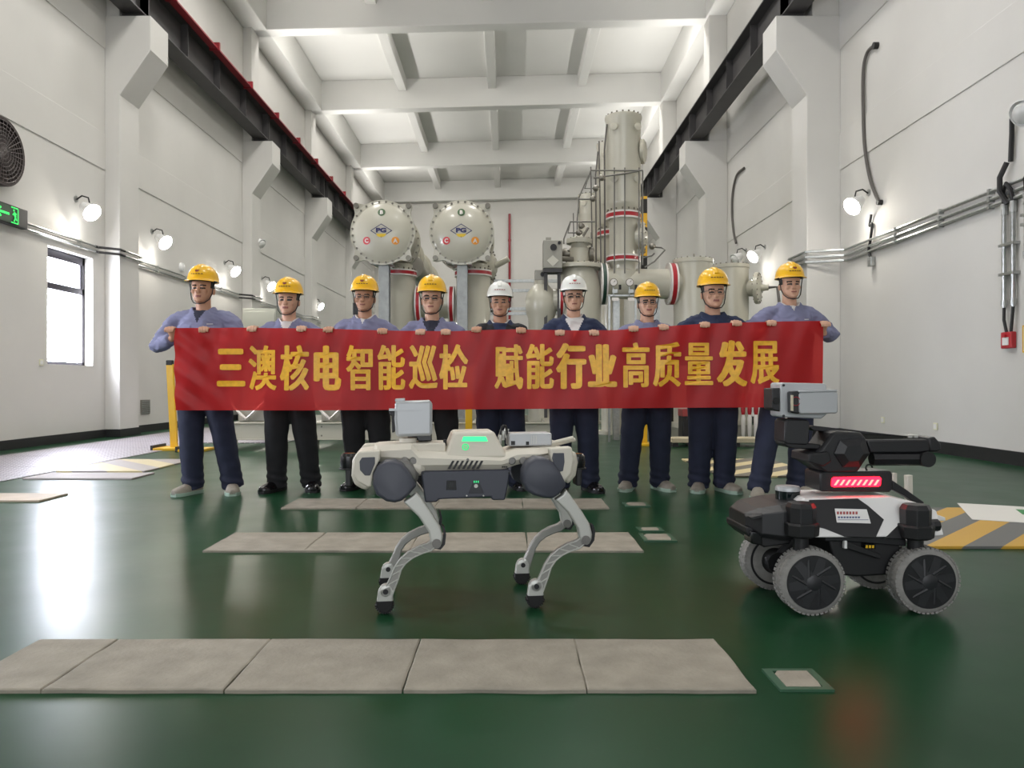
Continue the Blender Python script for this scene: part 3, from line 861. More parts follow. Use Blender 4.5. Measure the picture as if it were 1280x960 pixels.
        jac.tube([V(s_ * .06, 0.01, zs - .005), V(s_ * (sw - .02), .01, zs - .012), S + V(s_ * .022, 0, -.035), (S + E) / 2, E, E.lerp(W, .4), cuff], [.075, .069, .07 * bulk, .064 * bulk, .058, .055, .045], 16)
        if vest is False:
            pass
    # legs of the body and the trousers
    leg = MB()
    fp = []
    for h, (fx, fy) in enumerate(feet):
        Y = FPX * HCAM / (fy - 480)
        p = at(fx, fy, Y) - V(X, Yp, 0); p.z = 0; p.y += 0.17
        fp.append(p)
        s_ = -1 if h == 0 else 1
        hipj = V(s_ * .092, .005, hip - .03)
        ank = V(p.x, p.y + .02, .09)
        kn = hipj.lerp(ank, .52) + V(s_ * .004, -.02, 0)
        body.tube([V(s_ * .05, 0, hip + .06), hipj, hipj.lerp(kn, .5), kn, kn.lerp(ank, .35), ank, V(p.x, p.y, .05)], [.09, .08, .07, .05, .052, .036, .035], 14)
        body.etube([V(p.x, p.y + .03, .045), V(p.x, p.y, .05), V(p.x, p.y - .09, .032)], [.022, .026, .024], [.018, .018, .010], 12)
        hem = V(p.x, p.y + .015, .042)
        pts = [V(s_ * .055, .005, hip + .03), hipj, hipj.lerp(kn, .5), kn, kn.lerp(hem, .4), kn.lerp(hem, .72), kn.lerp(hem, .86), kn.lerp(hem, .93), hem]
        rr = [.108, .106, .1, .089, .084, .08, .086, .079, .086]
        leg.etube(pts, [r * (0.5 + bulk / 2) for r in rr], [r * 1.1 for r in rr], 18)
    leg.loft([[V(rx * bulk * math.cos(a), ry * bulk * math.sin(a), z) for a in [2 * PI * q / 24 for q in range(24)]] for z, rx, ry in ((hip - .09, .13, .1), (hip, .175, .125), (hip + .14, .168, .115), (hip + .16, .16, .11))])
    me = voxel(body, 'body', .0056, 2, factor=.4)
    b = link('body', me, [skin, LIP, HAIR, EYE], root, smooth=0)
    me.shade_smooth()
    for f in me.polygons:
        c = f.center; x, y, z = abs(c.x) / k, c.y / k, (c.z - zc) / k
        if z < -.02: continue
        if .013 < x < .048 and .104 < z < .1165 and y < -.07: f.material_index = 3
        elif .012 < x < .052 and .126 < z < .136 and y < -.06: f.material_index = 2
        elif x < .022 and .041 < z < .054 and y < -.09: f.material_index = 1
        elif z > .06 and y > .035 or (z > .115 and y > -.035 and x > .055) or z > .185: f.material_index = 2
    # jacket
    wr = lambda q: .008 * noise.noise(Vector((q.x * 12 + seed, q.y * 9, q.z * 14))) + .006 * (1 - abs(noise.noise(Vector((q.x * 17 + q.z * 14, q.y * 17 + seed, q.z * 24)))) * 2.2)
    me = voxel(jac, 'jacket', .0085, 4, wr)
    jb = link('jacket' if not vest else 'shirt', me, [jacket, vcol or jacket], root, smooth=0)
    me.shade_smooth()
    nb = zs + .06
    if vcol is not None:
        for f in me.polygons:
            c = f.center
            if c.y < 0 and c.z > nb - vdepth and abs(c.x) < (c.z - nb + vdepth) * .52: f.material_index = 1
    bvh = BVHTree.FromPolygons([v.co for v in me.vertices], [p_.vertices[:] for p_ in me.polygons])
    def on_front(x, z, lift=.004):
        h_ = bvh.ray_cast(V(x, -1, z), V(0, 1, 0))
        return (h_[0] if h_[0] is not None else V(x, -.12, z)) + V(0, -lift, 0)
    def ribbon(mb, pts, w):
        top_, bot_ = [], []
        for i, (x, z) in enumerate(pts):
            a_ = pts[max(0, i - 1)]; c_ = pts[min(len(pts) - 1, i + 1)]
            d_ = V(c_[0] - a_[0], 0, c_[1] - a_[1]).normalized(); n_ = V(-d_.z, 0, d_.x) * w / 2
            top_.append((x + n_.x, z + n_.z)); bot_.append((x - n_.x, z - n_.z))
        rings = []
        for (a_, c_) in zip(top_, bot_):
            A, C = on_front(*a_), on_front(*c_)
            rings.append([A, C, C + V(0, .006, 0), A + V(0, .006, 0)])
        mb.loft(rings)
    line = lambda x0, z0, x1, z1, n=8: [(x0 + (x1 - x0) * i / n, z0 + (z1 - z0) * i / n) for i in range(n + 1)]
    # collar
    def make_collar(name, m_, r0, h_, flap, gap, drop):
        c_ = MB(); rings = []
        N = 26
        for i in range(N + 1):
            a = math.radians(gap) + (2 * PI - 2 * math.radians(gap)) * i / N - PI / 2
            ct, st = math.cos(a), math.sin(a)
            fr = max(0, -st) ** 2                            # 1 at the front
            zb = nb - .012 - drop * fr * .8
            o_ = V(ct * r0, .008 + st * r0, 0)
            u = V(ct, st, 0)
            rings.append([o_ + V(0, 0, zb), o_ + u * .004 + V(0, 0, zb + h_ * (1 - .35 * fr)), o_ + u * .012 + V(0, 0, zb + h_ * (1 - .35 * fr)), o_ + u * (.012 + flap) + V(0, 0, zb - .004 - fr * drop * .6), o_ + u * (.008 + flap) + V(0, 0, zb - .01 - fr * drop * .6)])
        c_.loft(rings)
        c_.build(name, m_, root, smooth=50)
    if collar:
        make_collar('collar', jacket, .074 * bulk, .044, .034, 15 if vcol else 5, .06 if vcol else .035)
        if vcol in (WHSH,): make_collar('inner_collar', vcol, .068 * bulk, .046, .008, 12, .04)
        if vcol is DKSH: make_collar('inner_collar', DKSH, .068 * bulk, .034, .008, 14, .035)
    if piping:
        for s_ in (-1, 1):
            pm = MB(); ribbon(pm, line(s_ * .05, zs - .075, s_ * .17, zs - .085), .007); pm.build('piping', PIPING, root, smooth=0)
    if pockets:
        for s_ in (-1, 1):
            pm = MB(); ribbon(pm, line(s_ * .05, zs - .085, s_ * .13, zs - .08), .03); pm.build('pocket_flap', jacket, root, smooth=0)
    nm = MB(); ribbon(nm, line(.075, zs - .055, .115, zs - .053, 4), .006); nm.build('name_stitching', PIPING, root, smooth=0)
    if vest:
        vm = MB()
        trunk(vm, 1.2 * bulk)
        for s_ in (-1, 1): vm.ell(V(s_ * (sw - .03), .01, zs + .0), .1, .085, .06)
        me2 = voxel(vm, 'vest', .0085, 4, wr)
        v_ = link('vest', me2, [BLKV, jacket], root, smooth=0); me2.shade_smooth()
        for f in me2.polygons:
            c = f.center
            if c.y < 0 and c.z > nb - .17 and abs(c.x) < (c.z - nb + .17) * .36: f.material_index = 1
    if straps:
        for s_ in (-1, 1):
            pm = MB(); ribbon(pm, line(s_ * .115, zs + .005, s_ * .125, zs - .2, 14), .045); pm.build('backpack_strap', BLKV, root, smooth=0)
    # trousers
    wr2 = lambda q: .006 * noise.noise(Vector((q.x * 9 + seed * 3, q.y * 9, q.z * 13))) + (.005 * math.sin(q.z * 95 + q.x * 20) * smoothstep(.26, .08, q.z))
    me = voxel(leg, 'trousers', .010, 3, wr2)
    link('trousers', me, [trousers], root, smooth=0); me.shade_smooth()
    # shoes
    for h, p in enumerate(fp):
        s_ = -1 if h == 0 else 1
        M = Matrix.Translation(p) @ Matrix.Rotation(s_ * math.radians(20), 4, 'Z') @ Matrix.Diagonal((1.22, 1.08, 1.15, 1))
        prof = [(.085, .026, .06), (.07, .034, .085), (.02, .036, .085), (-.03, .038, .075), (-.08, .045, .056), (-.125, .047, .046), (-.165, .038, .038), (-.188, .018, .028)]
        u_ = MB(); rings = []
        for y, hw, hh in prof:
            rings.append([M @ V(hw * math.copysign(abs(math.cos(a)) ** .75, math.cos(a)), y, .016 + max(0, hh * math.sin(a)) if math.sin(a) > 0 else .014) for a in [2 * PI * q / 18 for q in range(18)]])
        u_.loft(rings)
        sh_ = u_.build('shoe', SHOEG if shoe == 'grey' else SHOEB, root, smooth=60)
        so = MB(); n_ = len(prof)
        out = [V(hw + .004, y, 0) for y, hw, _ in prof] + [V(-hw - .004, y, 0) for y, hw, _ in reversed(prof)]
        so.loft([[M @ V(q.x * .96, q.y, 0) for q in out], [M @ (q + V(0, 0, .012)) for q in out], [M @ V(q.x, q.y, .024) for q in out]])
        so.build('sole', SOLEG if shoe == 'grey' else SOLEB, sh_, smooth=40)
    # helmet
    he = MB(); rings = []
    R = lambda z, rx, yf, yb: [V(rx * k * math.cos(a), ((yf + yb) / 2 + (yb - yf) / 2 * math.sin(a)) * k, zc + z * k) for a in [2 * PI * q / 40 for q in range(40)]]
    for t_ in range(9):
        q = t_ / 8 * PI / 2; c_ = max(.03, math.cos(q) ** .8)
        rings.append(R(.172 + .128 * math.sin(q), .113 * c_, -.135 * c_, .137 * c_))
    he.loft([R(.176, .104, -.12, .125)] + [R(.168, .118, -.14, .142)] + rings)
    # peak
    pk = []
    for q in range(17):
        a = math.radians(-152 + 124 * q / 16)
        o_ = V(.112 * k * math.cos(a), .136 * k * math.sin(a), 0); u = V(math.cos(a), math.sin(a), 0)
        w_ = (.012 + .033 * math.cos((q - 8) / 8 * PI / 2)) * k
        zz = zc + .176 * k
        pk.append([o_ + V(0, 0, zz), o_ + u * w_ + V(0, 0, zz - .012 * k), o_ + u * w_ + V(0, 0, zz - .016 * k), o_ - u * .01 + V(0, 0, zz - .006)])
    he.loft(pk)
    # ridge
    rd = []
    for q in range(11):
        t_ = math.radians(35 + 110 * q / 10)
        c_ = math.cos(t_); s2 = math.sin(t_)
        p_ = V(0, (.001 - .136 * math.copysign(abs(c_) ** .8, c_)) * k, zc + (.172 + .128 * s2) * k)
        w_ = .02 * k; o_ = V(0, -c_, s2).normalized() * .006 * k
        rd.append([p_ + V(-w_, 0, 0), p_ + V(-w_ * .7, 0, 0) + o_, p_ + V(w_ * .7, 0, 0) + o_, p_ + V(w_, 0, 0)])
    he.loft(rd)
    hel = he.build('helmet', helmet, root, smooth=50)
    def on_hel(u, v):
        """u sideways, v up the front of the shell"""
        s2 = min(.98, max(0.0, (v - .172) / .128)); c_ = math.cos(math.asin(s2)) ** .8
        x = max(-.95, min(.95, u / (.113 * c_)))
        return V(u * k, (.001 - .136 * c_ * math.sqrt(1 - x * x) - .0035) * k, zc + v * k)
    mk = MB()
    for i in range(5):
        u0 = -.046 + i * .0195; w_ = .0135
        q = mk.pts([on_hel(u0, .212), on_hel(u0 + w_, .212), on_hel(u0 + w_, .2185), on_hel(u0, .2185)]); mk.face((q, q + 1, q + 2, q + 3))
    mk.build('helmet_lettering', DKLOGO if helmet is HELY else mat('red_print', (150, 60, 56), .5), hel, smooth=0)
    if logo:
        lg = MB(); q = lg.pts([on_hel(.015 * math.cos(a), .243 + .013 * math.sin(a)) for a in [2 * PI * i / 16 for i in range(16)]]); lg.face(range(q, q + 16))
        lg.build('helmet_logo', REDLOGO if helmet is HELW else mat('maroon_logo', (126, 44, 34), .5), hel, smooth=0)
    st = MB()
    for s_ in (-1, 1):
        st.tube([hd(s_ * .1, -.02, .172), hd(s_ * .088, -.028, .12), hd(s_ * .082, -.034, .07), hd(s_ * .069, -.052, .028), hd(s_ * .042, -.082, -.002), hd(0, -.09, -.011)], .004 * k, 6)
    st.build('chin_strap', STRAP, hel)
    hb = MB(); hb.lathe(hd(0, .002, .164), (0, 0, 1), [(0, .098 * k), (0.006, .104 * k), (.02, .104 * k), (.022, .09 * k)], 24); hb.build('headband', STRAP, hel)
    if glasses:
        g = MB()
        for s_ in (-1, 1):
            pts = [hd(s_ * (.033 + .022 * c_), -.108 + .004 * abs(c_), .111 + .016 * d_) for c_, d_ in ((1, .8), (1, -.6), (.7, -1), (-.7, -1), (-1, -.6), (-1, .8), (0, 1), (1, .8))]
            g.tube(pts, .0018 * k, 5)
            g.tube([hd(s_ * .055, -.104, .119), hd(s_ * .074, -.07, .119), hd(s_ * .077, -.0, .117)], .002 * k, 5)
        g.tube([hd(-.011, -.11, .116), hd(0, -.114, .118), hd(.011, -.11, .116)], .002 * k, 5)
        g.build('glasses', LENS, root)
    return root

person(254, 329, 378, [(213, 413), (255, 413)], [(229, 621), (281, 620)], 'man in yellow helmet at the far left holding the left banner end, grey shoes', GREYBL, NAVY, 'grey', DKSH, .1, skin=SKIN2, sw=.21, bulk=1.06, pockets=True, seed=1)
person(361, 345, 392, [(316, 412), (377, 412)], [(338, 617), (382, 616)], 'man in yellow helmet with black dress shoes and pale inner collar, second from left', GREYBL, BLKT, 'black', WHSH, .1, sw=.175, seed=2)
person(456, 342, 388, [(411, 413), (478, 415)], [(440, 614), (474, 614)], 'man in yellow helmet, glasses and buttoned grey-blue shirt standing behind the robot head', GREYBL, BLKT, 'black', WHSH, .05, glasses=True, sw=.17, seed=3, skin=SKIN2)
person(540, 342, 391, [(526, 416), (557, 416)], [(520, 615), (562, 615)], 'man in yellow helmet and open grey-blue jacket, left of the first white helmet', GREYBL, BLKT, 'black', DKSH, .14, glasses=True, sw=.175, bulk=1.03, logo=False, seed=4)
person(625, 350, 394, [(596, 413), (651, 414)], [(609, 614), (646, 614)], 'man in white helmet and black vest over navy shirt, middle of the group', NAVYJ, NAVY, 'black', WHSH, .05, helmet=HELW, vest=True, sw=.155, logo=False, seed=5, skin=SKIN2)
person(717, 342, 387, [(700, 417), (742, 417)], [(703, 617), (740, 617)], 'man in white helmet with red logo, glasses and open navy jacket over white shirt', NAVYJ, NAVY, 'black', WHSH, .16, helmet=HELW, glasses=True, piping=True, sw=.165, seed=6)
person(809, 351, 394, [(792, 412), (829, 410)], [(789, 615), (830, 615)], 'man in yellow helmet and glasses with black backpack straps, right of the second white helmet', GREYBL, NAVY, 'grey', None, glasses=True, straps=True, sw=.165, logo=False, seed=7)
person(891, 333, 384, [(881, 407), (920, 405)], [(881, 617), (913, 618)], 'stout man in yellow helmet and closed navy jacket with white piping', NAVYJ, NAVY, 'grey', None, glasses=True, piping=True, sw=.185, bulk=1.12, logo=False, seed=8)
person(987, 326, 372, [(964, 405), (1031, 406)], [(957, 626), (1008, 624)], 'man in yellow helmet at the far right holding the right banner end', GREYBL, NAVY, 'grey', WHSH, .045, sw=.18, seed=9, Yp=6.05)
# ------------------------------------------------------------------ four-legged robot
BEIGE = mat('warm_white_shell', (206, 200, 186), 0.42)
SHELLG = mat('slate_grey_cover', (66, 68, 78), 0.5)
ALU = mat('cast_aluminium', (190, 190, 184), 0.38, metal=0.35)
ALUD = mat('grey_joint', (120, 118, 114), 0.45, metal=0.3)
SHANKM = mat('shank_web', (150, 149, 144), 0.45, metal=0.3)
SILV = mat('silver_housing', (176, 178, 180), 0.36, metal=0.25)
RUBB = mat('black_rubber', (22, 22, 22), 0.75)
GLED = mat('green_led', (60, 220, 130), 0.4, emit=(52, 226, 138), estr=1.25)
GLED2 = mat('green_icon', (60, 190, 120), 0.4, emit=(40, 220, 130), estr=0.8)
SCRN = mat('dark_screen', (14, 14, 18), 0.15)

class View:
    """turns a pixel of the photograph into the local frame of a turned thing, on a given local y plane"""
    def __init__(s, loc, rz, ox, oy, sc):
        s.loc, s.rz, s.ox, s.oy, s.sc = Vector(loc), rz, ox, oy, sc
        s.R = Matrix.Rotation(-rz, 3, 'Z')
    def __call__(s, cx, cy, yl):
        px, py = s.ox + cx / s.sc, s.oy + cy / s.sc
        o = s.R @ (V(0, 0, HCAM) - s.loc); d = s.R @ V((px - CX) / FPX, 1, (480 - py) / FPX)
        t_ = (yl - o.y) / d.y; p = o + d * t_
        return (p.x, p.z)
    def poly(s, pts, yl): return [s(a, b, yl) for a, b in pts]

DLOC, DRZ = (-0.205, 3.135, 0), math.radians(7.5)
dv = View(DLOC, DRZ, 420, 480, 3.2)
dog = thing('robot_dog', 'four-legged inspection robot with warm white shell standing in front of the banner', 'robot', DLOC, DRZ)

def ring(x, hw, z0, z1, ch=0.03, top=0.0):
    """octagonal section of the shell at station x"""
    t = hw - top
    return [V(x, -hw, z0 + ch), V(x, -hw + ch, z0), V(x, hw - ch, z0), V(x, hw, z0 + ch), V(x, hw, z1 - ch), V(x, t - ch, z1), V(x, -t + ch, z1), V(x, -hw, z1 - ch)]
# upper shell
xs = lambda cx: dv(cx, 300, -0.10)[0]
zz = lambda cy, yl=-0.12: dv(400, cy, yl)[1]
sh = MB().loft([ring(xs(150), .10, zz(285), zz(250), .02), ring(xs(165), .115, zz(310), zz(245), .022), ring(xs(300), .125, zz(318), zz(238), .022), ring(xs(330), .132, zz(348), zz(268), .025),
                ring(xs(660), .132, zz(350), zz(284), .025), ring(xs(720), .125, zz(330), zz(265), .022), ring(xs(860), .118, zz(300), zz(262), .02), ring(xs(890), .10, zz(290), zz(262), .015)])
sh.build('shell', BEIGE, dog, smooth=30, bevel=.006)
# raised hump, trapezoid seen from the side
hp_ = dv.poly([(430, 296), (470, 192), (632, 188), (684, 292)], -0.09)
MB().loft([[V(hp_[0][0], -.124, hp_[0][1]), V(hp_[1][0], -.085, hp_[1][1]), V(hp_[2][0], -.085, hp_[2][1]), V(hp_[3][0], -.124, hp_[3][1])],
           [V(hp_[0][0], .124, hp_[0][1]), V(hp_[1][0], .085, hp_[1][1]), V(hp_[2][0], .085, hp_[2][1]), V(hp_[3][0], .124, hp_[3][1])]]).build('hump_cover', BEIGE, dog, smooth=30, bevel=.012, bseg=3)
hy = lambda cx, cy: V(*(lambda q: (q[0], -.124 + (q[1] - hp_[0][1]) / (hp_[1][1] - hp_[0][1]) * .039 - .003, q[1]))(dv(cx, cy, -0.1)))
m = MB()
a, b, c, d = hy(503, 229), hy(607, 229), hy(600, 211), hy(510, 211)
m.loft([[a, b, c, d], [p + V(0, .006, 0) for p in (a, b, c, d)]])
m.build('green_light_strip', GLED, dog, smooth=0)
p = hy(517, 251)
m = MB().torus(p, (0, -1, .25), .0115, .0024, 24, 6).box(p.x - .0018, p.x + .0018, p.y - .003, p.y + .003, p.z - .004, p.z + .006)
m.build('green_power_icon', GLED2, dog)
# slanted vents
for k in range(7):
    c0 = 447 + k * 19.2
    q = dv.poly([(c0, 340), (c0 + 9, 340), (c0 + 27, 307), (c0 + 18, 307)], -0.134)
    MB().prism(q, 'xz', -.136, -.12).build('vent_slot', BLACKM, dog, smooth=0)
for k in range(3):
    q = dv.poly([(664 + k * 8, 334), (668 + k * 8, 334), (670 + k * 8, 330), (666 + k * 8, 330)], -0.134)
    MB().prism(q, 'xz', -.136, -.12).build('vent_slot', BLACKM, dog, smooth=0)
# battery box
q = dv.poly([(340, 350), (697, 342), (690, 400), (676, 465), (625, 465), (620, 452), (410, 462), (404, 473), (356, 474)], -0.135)
MB().prism(q, 'xz', -.135, .135).build('battery_box', SHELLG, dog, smooth=30, bevel=.008)
bx = lambda pts, nm, mt, y=-.1365, t=.006: MB().prism(dv.poly(pts, y), 'xz', y, y + t).build(nm, mt, dog, smooth=0, bevel=.001)
bx([(443, 386), (480, 386), (482, 424), (441, 424)], 'display_socket', SCRN)
bx([(452, 392), (473, 392), (473, 416), (450, 416)], 'socket_insert', BLACKG, -.139)
bx([(550, 386), (570, 386), (592, 438), (530, 438)], 'triangle_recess', mat('recess_grey', (44, 45, 52), .5))
p = dv(560, 408, -.139)
MB().cyl((p[0], -.14, p[1]), (p[0], -.132, p[1]), .0075).build('battery_button', ALU, dog)
m = MB()
for k in range(3): q = dv(553 + k * 8, 391, -.138); m.box(q[0] - .002, q[0] + .002, -.139, -.134, q[1] - .004, q[1] + .004)
m.build('battery_indicator', GLED2, dog, smooth=0)
for cx in (523, 590): p = dv(cx, 447, -.137); MB().cyl((p[0], -.138, p[1]), (p[0], -.132, p[1]), .003).build('screw', ALU, dog)
for cx in (348, 692): p = dv(cx, 356, -.137); MB().cyl((p[0], -.139, p[1]), (p[0], -.132, p[1]), .004).build('screw', BLACKM, dog)
p = dv(527, 302, -.134); MB().cyl((p[0], -.138, p[1]), (p[0], -.13, p[1]), .005).build('shell_badge', ALUD, dog)
# end frames, seen as light rounded frames around slate panels
def end_frame(pts, inner, yl, nm):
    for s_ in (-1, 1):
        y0 = s_ * .185
        fr = MB().prism(dv.poly(pts, -.185), 'xz', y0 - .018 if s_ < 0 else y0 - .035, y0 + .035 if s_ < 0 else y0 + .018).build(nm, BEIGE, dog, smooth=30, bevel=.01, bseg=3)
        MB().prism(dv.poly(inner, -.203), 'xz', y0 - s_ * -.016, y0 + s_ * .021).build('slate_panel', SHELLG, fr, smooth=0, bevel=.002)
end_frame([(92, 268), (178, 264), (176, 300), (150, 350), (142, 408), (128, 412), (84, 386), (68, 352), (74, 292)], [(104, 294), (156, 292), (156, 318), (136, 366), (116, 366), (96, 344), (94, 310)], -.185, 'front_side_frame')
end_frame([(850, 255), (940, 250), (950, 300), (940, 356), (906, 395), (890, 392), (880, 350), (858, 305)], [(868, 276), (912, 276), (914, 312), (908, 348), (890, 352), (874, 330), (864, 296)], -.185, 'rear_side_frame')
q = dv.poly([(88, 268), (160, 256), (165, 310), (140, 400), (120, 404), (84, 384), (72, 350), (76, 290)], 0)
MB().prism(q, 'xz', -.15, .15).build('front_bumper', BEIGE, dog, smooth=30, bevel=.012)
q = dv.poly([(850, 262), (930, 258), (938, 300), (930, 350), (900, 385), (880, 360), (860, 310)], 0)
MB().prism(q, 'xz', -.15, .15).build('rear_bumper', BEIGE, dog, smooth=30, bevel=.012)
for cx, nm in ((52, 'front_sensor'), (963, 'rear_sensor')):
    p = dv(cx, 308, 0)
    s_ = -1 if cx < 400 else 1
    MB().lathe((p[0], 0, p[1] - .034), (0, 0, 1), [(0, .022), (.006, .032), (.03, .036), (.055, .034), (.066, .024)], 24).build(nm, BLACKG, dog)
    MB().torus((p[0], 0, p[1] - .03), (0, 0, 1), .036, .004, 24, 6).build('sensor_guard', BLACKM, dog)
    MB().prism([(p[0] - .01, p[1] - .10), (p[0] + .012, p[1] - .10), (p[0] + .014, p[1] - .03), (p[0] - .012, p[1] - .03)], 'xz', -.04, .04).build('camera_block', BLACKM, dog, smooth=0, bevel=.006)
# hip motors, dark round gearboxes between body and thigh
def leg(front, s_):
    cx0 = 0 if front else 602
    hip = dv(230, 392, -.20) if front else dv(828, 376, -.20)
    knee = dv(402, 636, -.19) if front else dv(997, 622, -.19)
    foot = dv(195, 890, -.175) if front else dv(795, 868, -.175)
    nm = 'front' if front else 'rear'
    y = lambda v: s_ * v
    mir = lambda a, b: (min(y(a), y(b)), max(y(a), y(b)))
    # hip motor
    MB().lathe((hip[0] + .035, y(.075), hip[1] + .02), (0, s_, 0), [(0, .05), (.012, .062), (.05, .062), (.06, .05), (.085, .05), (.09, .04)], 28).build('hip_motor', ALUD, dog)
    MB().lathe((hip[0] + .02, y(.10), hip[1] + .045), (1, 0, 0), [(0, .03), (.07, .034), (.085, .034), (.1, .022)], 20).build('abduction_motor', BEIGE, dog)
    # thigh cover: round at the top, pointed towards the knee
    P = [(160, 445), (145, 405), (148, 360), (166, 328), (196, 310), (235, 306), (268, 322), (295, 355), (320, 400), (320, 412), (290, 448), (262, 470), (235, 478), (200, 472)]
    if not front: P = [(763, 430), (748, 392), (750, 348), (768, 316), (800, 294), (838, 296), (872, 314), (898, 350), (922, 398), (920, 412), (896, 444), (870, 460), (835, 458), (795, 448)]
    th = dv.poly(P, -.225)
    cxm = sum(p[0] for p in th) / len(th); czm = sum(p[1] for p in th) / len(th)
    sm = [(cxm + (p[0] - cxm) * .86, czm + (p[1] - czm) * .86) for p in th]
    rings = [[V(p[0], y(.135), p[1]) for p in th], [V(p[0], y(.205), p[1]) for p in th], [V(cxm + (p[0] - cxm) * .95, y(.220), czm + (p[1] - czm) * .95) for p in th], [V(p[0], y(.226), p[1]) for p in sm]]
    MB().loft(rings).build('thigh_cover', SHELLG, dog, smooth=40, bevel=.003)
    # thigh bar
    B = [(268, 470), (300, 452), (322, 432), (345, 460), (385, 520), (418, 572), (428, 608), (424, 640), (404, 656), (384, 648), (376, 622), (370, 590), (330, 530)]
    if not front: B = [(876, 462), (905, 442), (920, 420), (942, 452), (985, 512), (1014, 560), (1024, 600), (1020, 628), (1000, 644), (980, 636), (972, 608), (966, 576), (926, 512)]
    tb = dv.poly(B, -.19)
    cz = (sum(p[0] for p in tb) / len(tb), sum(p[1] for p in tb) / len(tb))
    MB().loft([[V(p[0], y(.158), p[1]) for p in tb], [V(p[0], y(.2), p[1]) for p in tb]]).build('thigh', ALU if front or True else ALU, dog, smooth=30, bevel=.007, bseg=3)
    gr = MB()
    G = [(392, 655), (418, 660), (436, 638), (440, 600), (434, 570), (422, 560), (430, 600), (424, 640), (404, 652)] if front else [(986, 646), (1010, 650), (1030, 622), (1034, 585), (1026, 560), (1016, 556), (1024, 596), (1018, 628), (1000, 640)]
    gr.prism(dv.poly(G, -.18), 'xz', *mir(.163, .195)).build('knee_guard', BLACKM, dog, smooth=40)
    MB().cyl((knee[0], y(.15), knee[1]), (knee[0], y(.206), knee[1]), .018, n=24).cyl((knee[0], y(.206), knee[1]), (knee[0], y(.21), knee[1]), .011, n=6).build('knee_joint', ALUD, dog)
    # shank: swan-necked web from knee to foot
    S = [(398, 630), (372, 650), (340, 660), (300, 680), (268, 706), (248, 735), (236, 770), (216, 815), (195, 870)]
    if not front: S = [(992, 618), (965, 640), (930, 652), (895, 670), (866, 695), (846, 726), (832, 765), (814, 810), (794, 855)]
    c_ = [dv(a, b, -.178) for a, b in S]
    W = [.016, .017, .0165, .0155, .0145, .0145, .0165, .019, .022]
    L_, R_ = [], []
    for i, p in enumerate(c_):
        a_, b_ = c_[max(0, i - 1)], c_[min(len(c_) - 1, i + 1)]
        d_ = Vector((b_[0] - a_[0], b_[1] - a_[1])).normalized(); n_ = Vector((-d_.y, d_.x))
        L_.append((p[0] + n_.x * W[i], p[1] + n_.y * W[i])); R_.append((p[0] - n_.x * W[i], p[1] - n_.y * W[i]))
    shk = MB()
    rings = [[V(l[0], y(.163), l[1]), V(r[0], y(.163), r[1]), V(r[0], y(.19), r[1]), V(l[0], y(.19), l[1])] for l, r in zip(L_, R_)]
    shk.loft(rings)
    shk = shk.build('shank', SHANKM, dog, smooth=30, bevel=.005, bseg=2)
    # ribs and rims on the shank face
    rb = MB()
    for side in (L_, R_): rb.tube([V(p[0] * .9 + c[0] * .1, y(.191), p[1] * .9 + c[1] * .1) for p, c in zip(side, c_)], .0032, 6)
    for i in range(1, 8): rb.tube([V(L_[i][0], y(.191), L_[i][1]), V(R_[i + 1][0], y(.191), R_[i + 1][1])], .0028, 6)
    rb.build('shank_rib', ALU, shk, smooth=40)
    # foot
    fz = 0.038
    fx = foot[0]
    MB().lathe((fx + .004, y(.160), fz + .048), (0, s_, 0), [(0, .02), (.004, .026), (.03, .026), (.034, .02)], 20).build('foot_bracket', ALU, dog)
    MB().cyl((fx + .004, y(.155), fz + .048), (fx + .004, y(.199), fz + .048), .010, n=16).build('ankle_pin', BLACKM, dog)
    q = [(fx + (.031) * math.cos(a), fz - .003 + .031 * math.sin(a)) for a in [PI + PI * i / 14 for i in range(15)]] + [(fx + .03, fz + .02), (fx - .03, fz + .02)]
    MB().prism([(fx - .031, fz + .006), (fx - .024, fz + .055), (fx + .02, fz + .075), (fx + .032, fz + .05), (fx + .033, fz + .006)], 'xz', *mir(.159, .194)).build('ankle', ALU, dog, smooth=0, bevel=.006)
    MB().prism(q[:15] + [(fx + .034, fz + .012), (fx - .034, fz + .012)], 'xz', *mir(.156, .197)).build('foot_pad', RUBB, dog, smooth=30, bevel=.004)
    tr = MB()
    for i in range(12):
        a = PI + PI * (i + .5) / 12
        M = Matrix.Translation((fx, 0, fz)) @ Matrix.Rotation(-a, 4, 'Y')
        tr.box(.029, .0365, *mir(.154, .199), -.0025, .0025, M)
    tr.build('foot_tread', RUBB, dog, smooth=0)
for front in (True, False):
    for s_ in (-1, 1): leg(front, s_)
# camera head on the front
z0 = dv(290, 245, 0)[1]
px_ = dv(288, 240, 0)[0]
MB().lathe((px_, 0, z0 - .03), (0, 0, 1), [(0, .048), (.012, .046), (.02, .038), (.045, .036), (.06, .036)], 28).build('camera_neck', BEIGE, dog)
q = dv.poly([(236, 70), (375, 66), (386, 74), (386, 200), (376, 208), (250, 212), (238, 204), (233, 140)], -.06)
MB().prism(q, 'xz', -.062, .062).build('camera_head', SILV, dog, smooth=30, bevel=.012, bseg=3)
MB().prism(dv.poly([(214, 104), (236, 104), (236, 192), (224, 196), (222, 128), (214, 124)], -.05), 'xz', -.05, .05).build('lens_hood', BLACKM, dog, smooth=0, bevel=.004)
MB().prism(dv.poly([(236, 60), (276, 58), (276, 70), (236, 72)], -.05), 'xz', -.05, .05).build('top_cap', SILV, dog, smooth=0, bevel=.003)
MB().prism(dv.poly([(212, 98), (340, 100), (340, 106), (212, 108)], -.065), 'xz', -.066, -.058).build('visor_edge', SILV, dog, smooth=0)
